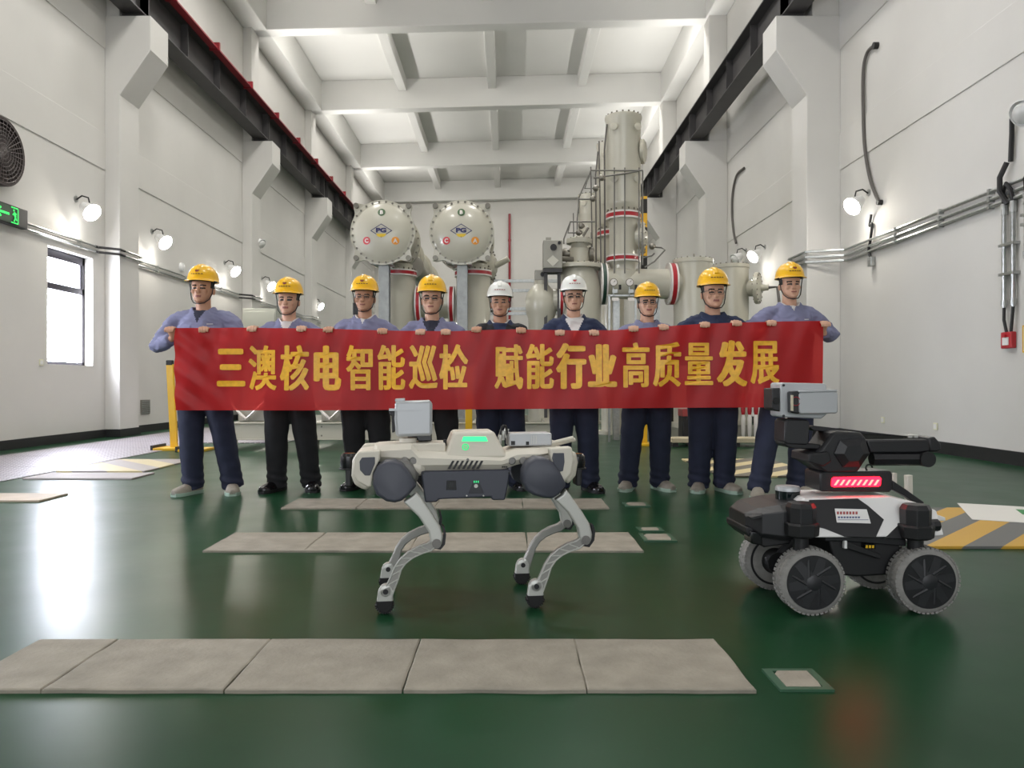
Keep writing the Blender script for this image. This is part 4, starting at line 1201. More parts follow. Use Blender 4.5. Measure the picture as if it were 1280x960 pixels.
MB().prism(dv.poly([(310, 196), (383, 192), (383, 226), (330, 228)], .03), 'xz', .0, .07).build('rear_lens', BLACKG, dog, smooth=0, bevel=.004)
MB().prism(dv.poly([(150, 246), (300, 238), (438, 236), (440, 272), (150, 276)], -.08), 'xz', -.085, .085).build('front_deck', BEIGE, dog, smooth=30, bevel=.006)
# radio box and fittings on the back
q = dv.poly([(692, 206), (700, 198), (862, 196), (864, 246), (692, 250)], -.05)
rb_ = MB().prism(q, 'xz', -.055, .06).build('radio_box', SILV, dog, smooth=0, bevel=.005)
for k in range(3): MB().prism(dv.poly([(780 + k * 9, 206), (784 + k * 9, 206), (784 + k * 9, 240), (780 + k * 9, 240)], -.056), 'xz', -.058, -.05).build('cooling_fin', ALU, rb_, smooth=0)
MB().prism(dv.poly([(700, 228), (716, 228), (716, 244), (700, 244)], -.056), 'xz', -.058, -.05).build('port', BLACKM, rb_, smooth=0)
MB().prism(dv.poly([(760, 230), (772, 230), (772, 244), (760, 244)], -.056), 'xz', -.058, -.05).build('port', BLACKM, rb_, smooth=0)
for k, (a, b) in enumerate((((780, 256), (950, 214)), ((800, 262), (955, 222)))):
    p, r = dv(*a, -.02 - .03 * k), dv(*b, -.06 + .05 * k)
    MB().tube([(p[0], -.02 - .03 * k, p[1]), (r[0], -.06 + .05 * k, r[1])], .0075, 10).build('antenna', BEIGE, dog)
for (a, b, yl) in ((655, 212, -.03), (668, 196, .0), (680, 186, .02)):
    p = dv(a, b, yl)
    MB().cyl((p[0], yl, p[1] - .03), (p[0], yl, p[1] - .004), .008, n=14).cyl((p[0], yl, p[1] - .004), (p[0] + .004, yl, p[1] + .008), .010, n=14).build('cable_plug', ALU, dog)
p = dv(672, 172, .0); r = dv(700, 240, .02); u = dv(652, 236, -.03)
MB().tube(spline([V(u[0], -.03, u[1]), V(p[0] - .01, -.01, p[1] - .002), V(p[0] + .008, 0, p[1]), V(r[0] - .012, .02, r[1] + .02), V(r[0], .02, r[1])], 5), .005, 8).build('cable', CABLE, dog)
p = dv(436, 232, -.05)
MB().cyl((p[0], -.05, p[1] - .016), (p[0], -.05, p[1] + .01), .007, n=12).build('eye_bolt', BLACKM, dog)
for cx in (275, 310, 700, 745):
    p = dv(cx, 305, -.10); MB().lathe((p[0], -.13, p[1]), (0, 1, 0), [(0, .012), (.004, .016), (.03, .016)], 16).build('cover_bolt', ALUD, dog)
# ------------------------------------------------------------------ wheeled robot
RBLK = mat('rover_black', (26, 26, 29), 0.42)
SPOKE = mat('spoke_black', (40, 40, 43), 0.4)
RBLK2 = mat('rover_dark_panel', (20, 20, 22), 0.55)
RWHT = mat('rover_white', (226, 224, 222), 0.35)
TYRE = mat('grey_tyre', (138, 136, 132), 0.85, var=0.1, vscale=40, bump=0.3, bscale=120)
REDL = mat('red_light_bar', (255, 90, 80), 0.4, emit=(255, 96, 84), estr=6.0)
REDG = mat('red_light_glass', (200, 10, 20), 0.3, emit=(255, 12, 30), estr=14.0)
LGLASS = mat('lidar_glass', (12, 22, 24), 0.08)
RLOC, RRZ = (1.356, 3.11, 0), math.radians(2.0)
rv = View(RLOC, RRZ, 920, 470, 898 / 290)
rover = thing('wheeled_robot', 'black and white four-wheeled inspection robot with grey tyres and lit red bar', 'robot', RLOC, RRZ)
def rp(nm, pts, y0, y1, mt, yref=None, bevel=.004, parent=None, sm=30):
    q = rv.poly(pts, min(y0, y1) if yref is None else yref)
    return MB().prism(q, 'xz', y0, y1).build(nm, mt, parent or rover, smooth=sm, bevel=bevel)
# wheels
WR = 0.127
wx = [rv(297, 787, -.215)[0], rv(743, 787, -.215)[0]]
def tyre_mesh():
    m = MB()
    m.lathe((0, -.043, 0), (0, 1, 0), [(0, .098), (.002, .107), (.004, WR - .014), (.012, WR - .004), (.02, WR - .002), (.066, WR - .002), (.074, WR - .004), (.082, WR - .014), (.084, .107), (.086, .098)], 64)
    for k in range(44):
        for j in range(3):
            M = Matrix.Rotation(2 * PI * (k + .5 * (j % 2)) / 44, 4, 'Y')
            m.box(-.006, .006, -.036 + j * .026, -.016 + j * .026, WR - .006, WR + .0005, M)
    return m
def wheel(x, y, s_, first):
    t = tyre_mesh().build('wheel', TYRE, rover, smooth=35)
    t.location = (x, y, WR)
    if s_ > 0: t.rotation_euler.z = PI
    rm = MB().lathe((0, -.046, 0), (0, 1, 0), [(0, .092), (0, .103), (.09, .103), (.09, .094), (.006, .094), (.004, .092)], 56).build('rim', RBLK, t)
    sp = MB()
    for k in range(6):
        M = Matrix.Rotation(k * PI / 3 + .35, 4, 'Y')
        i = sp.pts([M @ V(a, b, c) for a, b, c in ((-.02, -.05, .022), (.02, -.05, .022), (.015, -.046, .096), (-.015, -.046, .096), (-.02, -.03, .022), (.02, -.03, .022), (.015, -.03, .096), (-.015, -.03, .096))])
        for q in ((3, 2, 1, 0), (4, 5, 6, 7), (0, 1, 5, 4), (1, 2, 6, 5), (2, 3, 7, 6), (3, 0, 4, 7)): sp.face([i + n for n in q])
        sp.tube([M @ V(.0, -.048, .03), M @ V(.04, -.042, .078)], .006, 6)
    sp.lathe((0, -.054, 0), (0, 1, 0), [(0, .018), (.004, .03), (.012, .036), (.03, .036)], 12)
    sp.build('spokes', SPOKE, t, smooth=30)
    MB().lathe((0, -.02, 0), (0, 1, 0), [(0, .058), (.06, .058), (.07, .05), (.11, .045)], 28).build('hub_motor', BLACKM, t)
for x in wx:
    wheel(x, -.18, -1, True); wheel(x - .01, .18, 1, False)
# chassis
ZB = rv(500, 775, -.13)[1]
rp('chassis', [(352, 600), (620, 628), (640, 668), (600, 770), (470, 778), (400, 770), (372, 690)], -.13, .13, RBLK2, bevel=.008)
rp('chassis_rail', [(340, 590), (660, 632), (660, 660), (420, 640), (345, 640)], -.15, .15, RBLK, bevel=.004)
rp('side_step', [(430, 640), (560, 690), (560, 710), (430, 668)], -.155, -.12, RBLK2, bevel=.003)
rp('status_window', [(498, 650), (540, 652), (540, 670), (498, 668)], -.158, -.13, SCRN, bevel=0)
m = MB()
for k in range(3):
    q = rv.poly([(502 + k * 12, 655), (510 + k * 12, 655), (510 + k * 12, 666), (502 + k * 12, 666)], -.159); m.prism(q, 'xz', -.160, -.158)
m.build('status_marks', YEL, rover, smooth=0)
rp('white_tag', [(420, 638), (430, 638), (430, 668), (420, 668)], -.157, -.14, WHITEP, bevel=0)
# shell with sloping flanks
YB, YT = -.175, -.115
zb, zt = rv(430, 625, YB)[1], rv(430, 472, YT)[1]
def flank(cx, cy, lift=0.0):
    """point on the sloping near flank"""
    px, py = rv.ox + cx / rv.sc, rv.oy + cy / rv.sc
    o = rv.R @ (V(0, 0, HCAM) - rv.loc); d = rv.R @ V((px - CX) / FPX, 1, (480 - py) / FPX)
    g = (YT - YB) / (zt - zb)
    t_ = (YB + g * (o.z - zb) - o.y) / (d.y - g * d.z)
    n_ = V(0, -1, g).normalized()
    return o + d * t_ + n_ * lift
def plate(nm, pts, mt, lift, thick=.006, parent=None):
    f = [flank(a, b, lift) for a, b in pts]; n_ = V(0, 1, -(YT - YB) / (zt - zb)).normalized()
    return MB().loft([f, [p + n_ * thick for p in f]]).build(nm, mt, parent or rover, smooth=0, bevel=.0015)
x0, x1 = flank(262, 560).x, flank(700, 560).x
xr = flank(805, 548).x
sec = lambda x, zt_, k=1.0: [V(x, YB * k, zb), V(x, YT * k, zt_), V(x, -YT * k, zt_), V(x, -YB * k, zb)]
ztop_r = zt - .055
MB().loft([sec(x0 - .02, zt - .03, .9), sec(x0 + .02, zt), sec(flank(600, 480).x, zt + .004), sec(x1 + .02, zt - .02), sec(xr, ztop_r, .85)]).build('shell', RWHT, rover, smooth=0, bevel=.006)
plate('black_hexagon_panel', [(282, 480), (470, 474), (510, 502), (572, 556), (540, 626), (420, 622), (345, 592), (280, 575)], RBLK, .003, .007)
plate('black_flank_panel', [(575, 628), (640, 565), (688, 530), (700, 540), (700, 632)], RBLK2, .003, .007)
st = plate('sticker', [(380, 514), (504, 517), (520, 572), (388, 568)], RWHT, .0055, .002)
m = MB()
def mark(a, b, c, d):
    f = [flank(a, b, .006), flank(c, b, .006), flank(c, d, .006), flank(a, d, .006)]
    m.loft([f, [p + V(0, .002, 0) for p in f]])
for k in range(7): mark(388 + k * 12, 526, 396 + k * 12, 537)
m.build('sticker_print', mat('sticker_red', (160, 70, 70), .5), st, smooth=0)
m = MB()
for k in range(8): mark(392 + k * 11, 545, 400 + k * 11, 552)
mark(392, 557, 510, 559)
m.build('sticker_print', mat('sticker_blue', (84, 92, 130), .5), st, smooth=0)
# deck tail
rp('tail_bracket', [(690, 505), (812, 548), (812, 562), (760, 560), (690, 545)], -.1, .1, RWHT, bevel=.004)
# front hood and bumper, angular
q0 = rv(40, 560, -.13); q1 = rv(215, 560, -.13)
zz_ = lambda cy, yl=-.13: rv(130, cy, yl)[1]
xf = rv(36, 560, -.10)[0]; xm = rv(130, 560, -.15)[0]; xe = rv(290, 560, -.16)[0]
hexs = lambda x, h0, h1, za, zb2, ch: [V(x, -h0, za + ch), V(x, -h0 + ch, za), V(x, h0 - ch, za), V(x, h0, za + ch), V(x, h0, zb2 - ch), V(x, h1, zb2), V(x, -h1, zb2), V(x, -h0, zb2 - ch)]
MB().loft([hexs(xf, .10, .08, zz_(590), zz_(540), .01), hexs(xm - .03, .155, .11, zz_(622), zz_(515), .015), hexs(xm + .05, .165, .12, zz_(635), zz_(500), .02), hexs(xe, .165, .118, zz_(630), zt - .012, .02)]).build('front_hood', RBLK, rover, smooth=0, bevel=.004)
rp('front_bumper', [(38, 585), (212, 600), (212, 650), (110, 664), (70, 640), (38, 610)], -.12, .12, RBLK2, bevel=.006)
rp('front_sensor', [(56, 600), (102, 606), (104, 658), (60, 650)], -.135, -.05, BLACKG, bevel=.006)
for k in range(2):
    rp('hood_vent', [(58 + k * 70, 548), (100 + k * 70, 538), (104 + k * 70, 546), (62 + k * 70, 556)], -.158, -.12, BLACKM, bevel=0)
# lidar
lx, lz = rv(200, 490, -.0)
MB().lathe((lx, 0, lz - .02), (0, 0, 1), [(0, .05), (.02, .052), (.024, .049)], 32).build('lidar_base', SILV, rover)
MB().lathe((lx, 0, lz + .004), (0, 0, 1), [(0, .048), (.046, .048)], 32).build('lidar_window', LGLASS, rover)
MB().lathe((lx, 0, lz + .05), (0, 0, 1), [(0, .049), (.012, .049), (.018, .045), (.018, .03), (.020, .028)], 32).build('lidar_cap', SILV, rover)
rp('lidar_plinth', [(140, 482), (256, 480), (270, 500), (130, 505)], -.06, .06, RBLK, yref=0, bevel=.004)
# shock towers over the wheels
def tower(cx, cw, top, mid, bot, yl, nm='shock_tower'):
    xa, za = rv(cx, top, yl); xb, zb2 = rv(cx, mid, yl); _, zc_ = rv(cx, bot, yl)
    w = cw / rv.sc / 318 / 2 * 1.0
    o8 = lambda r, z, f=1.0: [V(xa + r * a, yl + .05 + r * b, z) for a, b in ((-1, -.45), (-.45, -1), (.45, -1), (1, -.45), (1, .45), (.45, 1), (-.45, 1), (-1, .45))]
    MB().loft([o8(w * .8, za), o8(w * .98, za - .018), o8(w * .95, zb2)]).build(nm, RBLK, rover, smooth=0, bevel=.002)
    MB().loft([o8(w * 1.1, zb2 + .006), o8(w * 1.18, zb2), o8(w * 1.12, zc_ + .008), o8(w * .8, zc_)]).build('tower_collar', RBLK2, rover, smooth=0, bevel=.002)
    MB().cyl((xa, yl + .05, zc_ + .01), (xa, yl + .06, WR + .03), w * .55, n=14).build('shock_strut', BLACKM, rover)
tower(273, 104, 497, 580, 632, -.225); tower(724, 104, 504, 588, 640, -.225)
tower(262, 96, 500, 580, 632, .125); tower(724, 96, 520, 588, 640, .125)
xq, zq = rv(795, 585, -.2); MB().lathe((xq - .03, -.16, zq), (1, 0, 0), [(0, .014), (.015, .024), (.04, .024), (.045, .018)], 8).build('rear_connector', RBLK, rover, smooth=0)
for x in wx:
    for s_ in (-1, 1):
        MB().etube([V(x, s_ * .17, WR), V(x, s_ * .11, WR + .02), V(x + (.06 if x < 0 else -.06), s_ * .10, WR + .09)], [.03, .028, .026], [.02, .02, .02], 12).build('suspension_arm', BLACKM, rover)
# light box
rp('light_box', [(326, 382), (330, 372), (600, 368), (607, 380), (607, 440), (595, 450), (330, 448), (326, 440)], -.075, .075, RBLK, bevel=.006)
lb = rp('red_light_panel', [(372, 398), (380, 392), (556, 390), (564, 398), (560, 424), (552, 428), (376, 430), (370, 424)], -.079, -.07, REDG, bevel=.002)
for k in range(8):
    c0 = 380 + k * 22
    rp('red_light_bar', [(c0, 423), (c0 + 8, 423), (c0 + 22, 402), (c0 + 14, 402)], -.082, -.078, REDL, bevel=0, parent=lb, sm=0)
# turret
T_ = [(372, 222), (395, 214), (488, 218), (505, 240), (522, 300), (490, 348), (470, 378), (352, 380), (322, 360), (282, 332), (288, 312), (330, 280)]
rp('turret', T_, -.075, .075, RBLK, bevel=.012)
fc = [(400, 250), (492, 238), (514, 300), (478, 350), (412, 352), (378, 300)]
a = rv.poly(fc, -.075); cxm = sum(p[0] for p in a) / 6; czm = sum(p[1] for p in a) / 6
MB().loft([[V(p[0], -.07, p[1]) for p in a], [V(p[0], -.082, p[1]) for p in a], [V(cxm + (p[0] - cxm) * .55, -.098, czm + (p[1] - czm) * .55) for p in a]]).build('turret_facet', RBLK, rover, smooth=0)
rp('turret_skirt', [(285, 300), (360, 292), (372, 330), (340, 352), (282, 334)], -.09, .09, RBLK2, bevel=.006)
xq, zq = rv(515, 355, -.05)
MB().torus((xq, -.05, zq), (0, 1, 0), .013, .0035, 20, 6, 0, PI * 1.3).build('cable_loop', CABLE, rover)
# folded arm to the rear
rp('upper_arm', [(505, 248), (742, 246), (752, 252), (752, 292), (700, 298), (520, 298)], -.06, -.005, RBLK, bevel=.006)
rp('elbow', [(746, 240), (770, 234), (794, 262), (796, 282), (780, 294), (750, 292)], -.065, .05, RBLK, bevel=.006)
xa, za = rv(524, 320, -.04); xb, zb3 = rv(726, 320, -.04)
MB().cyl((xa, -.04, za), (xb, -.04, zb3), .028, n=8).build('lower_arm', RBLK, rover, smooth=0)
MB().cyl((xb, -.075, zb3), (xb, .0, zb3), .031, n=20).build('wrist_joint', RBLK2, rover)
rp('forearm', [(284, 198), (300, 192), (690, 236), (760, 238), (760, 246), (480, 224), (300, 212)], .01, .06, RBLK, yref=.01, bevel=.003)
for cx in (668, 690): rp('cable_clip', [(cx, 228), (cx + 16, 228), (cx + 16, 240), (cx, 240)], .0, .05, ALU, yref=.0, bevel=.002)
# yoke and camera head
rp('yoke', [(190, 178), (198, 168), (276, 168), (286, 180), (284, 262), (270, 268), (196, 264), (188, 256)], -.055, .06, RBLK, bevel=.008)
rp('yoke_arm', [(186, 262), (190, 250), (300, 262), (345, 268), (345, 285), (230, 282), (200, 276)], -.05, .05, RBLK2, bevel=.005)
rp('camera_housing', [(173, 32), (180, 25), (345, 29), (352, 36), (352, 150), (330, 166), (180, 160), (173, 152)], -.045, .07, SILV, bevel=.008)
rp('thermal_lens_block', [(140, 48), (174, 46), (174, 138), (150, 134), (140, 126)], -.035, .06, BLACKM, bevel=.004)
xq, zq = rv(155, 96, -.037); MB().cyl((xq, -.04, zq), (xq, -.03, zq), .014, n=20).build('lens', BLACKG, rover)
rp('camera_barrel', [(250, 62), (388, 58), (396, 66), (396, 140), (386, 146), (250, 148), (243, 138), (243, 70)], -.085, -.04, SILV, bevel=.010)
rp('barrel_face', [(212, 60), (244, 58), (252, 70), (252, 140), (244, 148), (214, 142)], -.082, -.042, RBLK, bevel=.006)
xq, zq = rv(232, 98, -.083); MB().torus((xq, -.083, zq), (0, 1, 0), .017, .002, 24, 6).build('lens_ring', REDP, rover)
rp('face_strip', [(213, 74), (222, 74), (222, 136), (213, 134)], -.085, -.08, mat('pale_lens_strip', (196, 188, 164), .3), bevel=0)
rp('barrel_visor', [(244, 56), (392, 52), (392, 60), (244, 64)], -.088, -.04, SILV, bevel=.002)
for cx, cy in ((180, 32), (180, 150)): xq, zq = rv(cx + 4, cy + 4, -.047); MB().cyl((xq, -.05, zq), (xq, -.04, zq), .005, n=10).build('screw', BLACKM, rover)
# mast and hoop behind
rp('antenna_mast', [(664, 386), (685, 384), (686, 480), (666, 480)], .05, .08, BEIGE, yref=.05, bevel=.003)
rp('rear_hoop', [(606, 404), (660, 440), (728, 488), (728, 505), (715, 505), (650, 462), (606, 440)], .0, .04, RBLK, yref=.0, bevel=.003)
rp('antenna_mast', [(612, 376), (624, 376), (624, 420), (612, 420)], .09, .11, BEIGE, yref=.09, bevel=.002)
# ------------------------------------------------------------------ gas insulated switchgear
GIS = mat('switchgear_paint', (186, 182, 166), 0.3, coat=0.25, var=0.03, vscale=3)
TPIPE = mat('dull_steel_pipe', (112, 110, 104), 0.5, metal=0.4)
GALVP = mat('post_zinc', (150, 152, 150), 0.45, metal=0.6, var=0.12, vscale=14)
GISD = mat('switchgear_darker_grey', (150, 147, 136), 0.4)  # darker grey for minor switchgear parts
REDB = mat('red_band', (168, 32, 42), 0.35)
WHB = mat('white_band', (222, 216, 210), 0.4)
GRNB = mat('dark_green_band', (32, 62, 50), 0.4)
BOLT = mat('zinc_bolt', (120, 116, 106), 0.35, metal=0.6)
NAVYL = mat('emblem_navy', (44, 44, 92), 0.4)
GRNC = mat('phase_green', (66, 96, 60), 0.4)
REDC = mat('phase_red', (196, 36, 40), 0.4)
ORGC = mat('phase_orange', (232, 150, 46), 0.4)
YELC = mat('emblem_yellow', (214, 180, 40), 0.4)
def bolts(c, axis, R, n, parent, r=.014, h=.03, nm='bolt_ring'):
    a, b = frame(Vector(axis)); c = Vector(c); d = Vector(axis).normalized(); m = MB()
    for k in range(n):
        t_ = 2 * PI * (k + .5) / n; p = c + (a * math.cos(t_) + b * math.sin(t_)) * R
        m.cyl(p - d * h / 2, p + d * h / 2, r, n=6)
    return m.build(nm, BOLT, parent, smooth=0)
def band(c, axis, r, w, parent, mt=None, nm='red_band'):
    """a pair of pale flanges with a coloured band between"""
    c, d = Vector(c), Vector(axis).normalized()
    o = MB().lathe(c, d, [(-w * .5, r * .9), (-w * .5, r), (-w * .28, r), (-w * .28, r * .97), (w * .28, r * .97), (w * .28, r), (w * .5, r), (w * .5, r * .9)], 40).build('flange', WHB, parent)
    MB().lathe(c, d, [(-w * .27, r * .9), (-w * .27, r * .99), (w * .27, r * .99), (w * .27, r * .9)], 40).build(nm, mt or REDB, parent)
    return o

# two long horizontal busbar tanks with domed ends facing the camera
def bus_tank(px, label):
    Y = 11.0; p = at(px, 290, Y)
    t = thing('busbar_tank', label, 'tank', (p.x, Y, 0), 0, 'domed busbar tanks')
    z = p.z; A = V(0, 1, 0)
    # end flange with four corner ears
    rim = []
    for k in range(96):
        a = 2 * PI * k / 96
        e = max(0, math.cos(4 * (a - PI / 4))) ** 6
        rim.append((.47 + .115 * e, a))
    fl = MB(); fl.loft([[V(r * math.cos(a), y, z + r * math.sin(a)) for r, a in rim] for y in (.02, .075)])
    fl.mi = 1
    for k in range(28):
        a = 2 * PI * (k + .5) / 28
        fl.cyl((.44 * math.cos(a), .0, z + .44 * math.sin(a)), (.44 * math.cos(a), .1, z + .44 * math.sin(a)), .016, n=6)
    fl.build('end_flange', [GIS, BOLT], t, smooth=30)
    D = lambda r: -.115 * (1 - (r / .41) ** 2) ** .75 if r < .41 else 0
    MB().lathe((0, .03, z), (0, -1, 0), [(0, .45), (.015, .44), (.02, .415)] + [(.02 - D(r) + .0, r) for r in (.405, .38, .34, .28, .2, .1, .0)], 56).build('dome', GIS, t, smooth=60)
    for k in range(4):
        a = PI / 4 + k * PI / 2
        MB().cyl((.535 * math.cos(a), -.03, z + .535 * math.sin(a)), (.535 * math.cos(a), .11, z + .535 * math.sin(a)), .038, n=16).build('corner_bolt', BOLT, t)
    on = lambda x, zz2: V(x, .03 - .02 + D(math.hypot(x, zz2)) - .006, z + zz2)
    def disc(x, zz2, r, mt, ch, nm):
        m = MB(); q = m.pts([on(x + r * math.cos(2 * PI * i / 24), zz2 + r * math.sin(2 * PI * i / 24)) for i in range(24)]); m.face(range(q, q + 24))
        d = m.build(nm, mt, t, smooth=0)
        l = MB(); add_text(l, ch, .1, lambda u, v: on(x + u, zz2 + v) + V(0, -.005, 0), .004, h=r * 1.1)
        l.build('letter', WHB, d, smooth=0)
    disc(0, .27, .055, GRNC, 'B', 'green_phase_mark'); disc(-.215, -.14, .055, REDC, 'C', 'red_phase_mark'); disc(.2, -.14, .055, ORGC, 'A', 'orange_phase_mark')
    m = MB()
    q4 = [(-.16, 0), (0, .1), (.16, 0), (0, -.1)]
    for (a, b), (c, d) in zip(q4, q4[1:] + q4[:1]):
        f = []
        for s_ in (1.0, .88):
            f.append((on(a * s_, b * s_), on(c * s_, d * s_)))
        i = m.pts([f[0][0], f[0][1], f[1][1], f[1][0]]); m.face((i, i + 1, i + 2, i + 3))
    em = m.build('diamond_emblem', NAVYL, t, smooth=0)
    l = MB(); add_text(l, 'PG', .1, lambda u, v: on(u, v + .004) + V(0, -.003, 0), .006, h=.07, w=.15); l.build('emblem_letters', NAVYL, em, smooth=0)
    m = MB(); q = m.pts([on(.07 * math.cos(a), -.045 + .05 * math.sin(a)) for a in [PI + PI * i / 14 for i in range(15)]]); m.face(range(q, q + 15)); m.build('emblem_arc', YELC, em, smooth=0)
    # barrel, second flange, long tube
    MB().lathe((0, .07, z), A, [(0, .40), (.7, .40), (.7, .46), (.76, .46), (.76, .40), (.9, .36), (1.2, .30), (8.5, .30)], 48).build('tank_tube', GIS, t)
    bolts((0, .8, z), A, .43, 24, t, .014, .1)
    MB().lathe((.25, 1.4, z - .28), A, [(0, .14), (.02, .19), (.05, .19), (.05, .16), (7, .16)], 32).build('lower_pipe', GISD, t)
    for y in (2.2, 3.6, 5.0): MB().lathe((0, y, z), A, [(0, .3), (0, .36), (.06, .36), (.06, .3)], 40).build('tube_flange', GIS, t)
    # vertical breaker column under the tank
    cx = .14; cy = .62
    zt = 2.62
    MB().lathe((cx, cy, .36), (0, 0, 1), [(0, .3), (.06, .3), (.06, .26), (zt - .36 - .12, .26), (zt - .36 - .04, .22), (zt - .36 + .08, .22)], 40).build('breaker_column', GIS, t)
    band((cx, cy, zt - .06), (0, 0, 1), .285, .09, t)
    bolts((cx, cy, zt - .0), (0, 0, 1), .26, 20, t, .012, .03)
    MB().lathe((cx - .2, cy - .2, zt + .05), (0, 0, 1), [(0, .18), (.03, .2), (.06, .2), (.08, .16)], 24).build('saddle_plate', GISD, t)
    # galvanised support post in front
    MB().box(-.075, .075, .12, .132, .36, zt).box(-.075, .075, .268, .28, .36, zt).box(-.006, .006, .132, .268, .36, zt).build('support_post', GALVP, t, smooth=0)
    MB().box(-.14, .14, .05, .32, zt, zt + .03).build('post_plate', GALV, t, smooth=0)
    MB().box(-.14, .14, .05, .32, 0, .37).build('post_foot', GISD, t, smooth=0)
    MB().box(-.47, -.36, .2, .36, 1.9, 2.08).build('terminal_box', BLACKM, t, smooth=0, bevel=.01)
    return t
bL = bus_tank(478, 'domed switchgear tank with B, C, A marks and diamond emblem, behind the third man')
bR = bus_tank(577, 'domed switchgear tank with B, C, A marks and diamond emblem, between yellow and white helmets')
z = 2.1
t = thing('link_pipe', 'beige horizontal pipe with red flange bands joining the two breaker columns', 'pipe', (-1.83, 11.62, 0))
MB().lathe((.41, 0, z), (1, 0, 0), [(0, .22), (.6, .22)], 36).build('pipe', GIS, t)
band((.46, 0, z), (1, 0, 0), .27, .09, t); band((.96, 0, z), (1, 0, 0), .27, .09, t)
t = thing('side_drum', 'beige flanged side drum at the right of the second domed tank', 'drum', at(612, 333, 12.0))
MB().lathe((-.22, 0, 0), (1, -.25, 0), [(0, .17), (.2, .17), (.2, .26), (.26, .26), (.27, .2), (.33, .12)], 36).build('drum', GIS, t)
bolts((.01, -.06, 0), (1, -.25, 0), .225, 16, t, .014, .1)
MB().cyl((.1, -.08, .0), (.3, -.13, .1), .05, n=12).build('stub', GIS, t)

# base skid
t = thing('equipment_skid', 'long beige steel base skid under the switchgear behind the workers', 'skid', (-1.6, 10.15, 0))
MB().box(-2.25, 2.25, 0, .05, .14, .36).box(-2.25, 2.25, -.05, .1, .35, .365).box(-2.25, 2.25, -.05, .1, .135, .15).build('front_beam', GIS, t, smooth=0, bevel=.004)
for x in (-2.2, -1.1, 0, 1.1, 2.1): MB().box(x, x + .12, 0.1, 2.6, .14, .36).build('cross_beam', GIS, t, smooth=0)
MB().box(-2.25, 2.25, 2.55, 2.6, .14, .36).build('rear_beam', GIS, t, smooth=0)
for x in (-2.2, -1.1, .1, 1.2, 2.1): MB().box(x, x + .14, -.02, .12, 0, .14).build('skid_foot', GISD, t, smooth=0)
for x in (-2.1, -.9, 0.3, 1.5):
    for zz2 in (.19, .31): MB().cyl((x, -.006, zz2), (x, 0, zz2), .012, n=8).build('bolt', BOLT, t)
for px in (307, 412):
    p = at(px, 521, 10.4)
    o = MB().tube([V(-.3, 0, .28), V(0, 0, 0), V(.3, 0, .28)], .022, 4).build('vee_brace', WHB, smooth=0)
    o.location = (p.x, 10.42, .40)
    tag(o, 'white V-shaped brace on the skid behind the ' + ('gap right of the first man' if px < 400 else 'gap right of the second man'), 'brace')
    b = MB().box(-.26, .26, 0, .3, 0, .2).build('junction_block', GISD, smooth=0, bevel=.01)
    b.location = (p.x + .12, 10.5, .365); tag(b, 'grey block on the skid behind the white V brace ' + ('right of the first man' if px < 400 else 'right of the second man'), 'block')

# towers on the right
def tower_make(X, Y, label):
    t = thing('switchgear_tower', label, 'tower', (X, Y, 0), 0, 'vertical switchgear towers')
    zy = lambda y: HCAM + (480 - y) / 79.2
    UP = V(0, 0, 1)
    MB().lathe((0, 0, zy(340)), UP, [(0, .21), (.06, .2), (zy(328) - zy(340), .24)], 36).build('neck', GIS, t)
    band((0, 0, zy(324.5)), UP, .27, .1, t)
    MB().lathe((0, 0, zy(321)), UP, [(0, .22), (zy(275) - zy(321), .22)], 40).build('lower_barrel', GIS, t)
    band((0, 0, zy(271)), UP, .275, .11, t)
    MB().lathe((0, 0, zy(267)), UP, [(0, .2), (.03, .22), (.10, .265), (.16, .275), (zy(152) - zy(267), .275), (zy(150) - zy(267), .29), (zy(147) - zy(267), .29), (zy(146) - zy(267), .2)], 48).build('upper_barrel', GIS, t)
    bolts((0, 0, zy(146.5)), UP, .265, 18, t, .014, .05)
    bolts((0, 0, zy(264)), UP, .25, 16, t, .012, .03)
    MB().lathe((.18, 0, zy(298)), (1, -.15, 0), [(0, .17), (.1, .17), (.1, .25), (.15, .25), (.16, .14), (.2, .1)], 32).build('side_branch', GIS, t)
    bolts((.31, -.02, zy(298)), (1, -.15, 0), .22, 14, t, .013, .08)
    MB().lathe((.22, 0, zy(190)), (1, -.3, 0), [(0, .14), (.06, .14), (.06, .19), (.11, .19), (.14, .14), (.16, .0)], 32).build('side_port', GIS, t)
    bolts((.3, -.024, zy(190)), (1, -.3, 0), .168, 12, t, .012, .06)
    for y in (165, 229):
        for s_ in (-1, 1): MB().lathe((s_ * .17, -.2, zy(y)), (s_ * .25, -1, 0), [(0, .04), (.05, .04), (.05, .055), (.075, .055), (.08, .03)], 16).build('small_port', GIS, t)
    m = MB()
    for x in (-.18, -.02, .2): m = MB().tube([(x, -.29, zy(345)), (x, -.29, zy(216))], .011, 6); m.build('guide_rod', TPIPE, t)
    MB().tube([(-.3, -.1, zy(335)), (-.31, -.1, zy(190)), (-.27, -.1, zy(158))], .014, 6).build('cable_run', CABLEG, t)
    MB().tube([(-.37, -.15, zy(330)), (-.4, -.15, zy(180))], .012, 6).build('cable_run', CABLEG, t)
    return t
tw = tower_make((779 - CX) / 79.17, 12.0, 'tallest beige switchgear tower with red bands, nearest of the row of three')
for Y, x, lb in ((13.4, 1.83, 'beige switchgear tower half hidden just behind the tallest one'), (17.0, 1.83, 'small far beige switchgear tower at the back of the row')):
    c = copy_tree(tw); c.location = (x, Y, 0); c['label'] = lb
    MB().lathe((0, 0, 0), (0, 0, 1), [(0, .3), (.06, .3), (.06, .2), (2.62, .2)], 32).build('base_column', GIS, c)
Y = 12.0
def pt(px, py, y=12.0): return at(px, py, y)
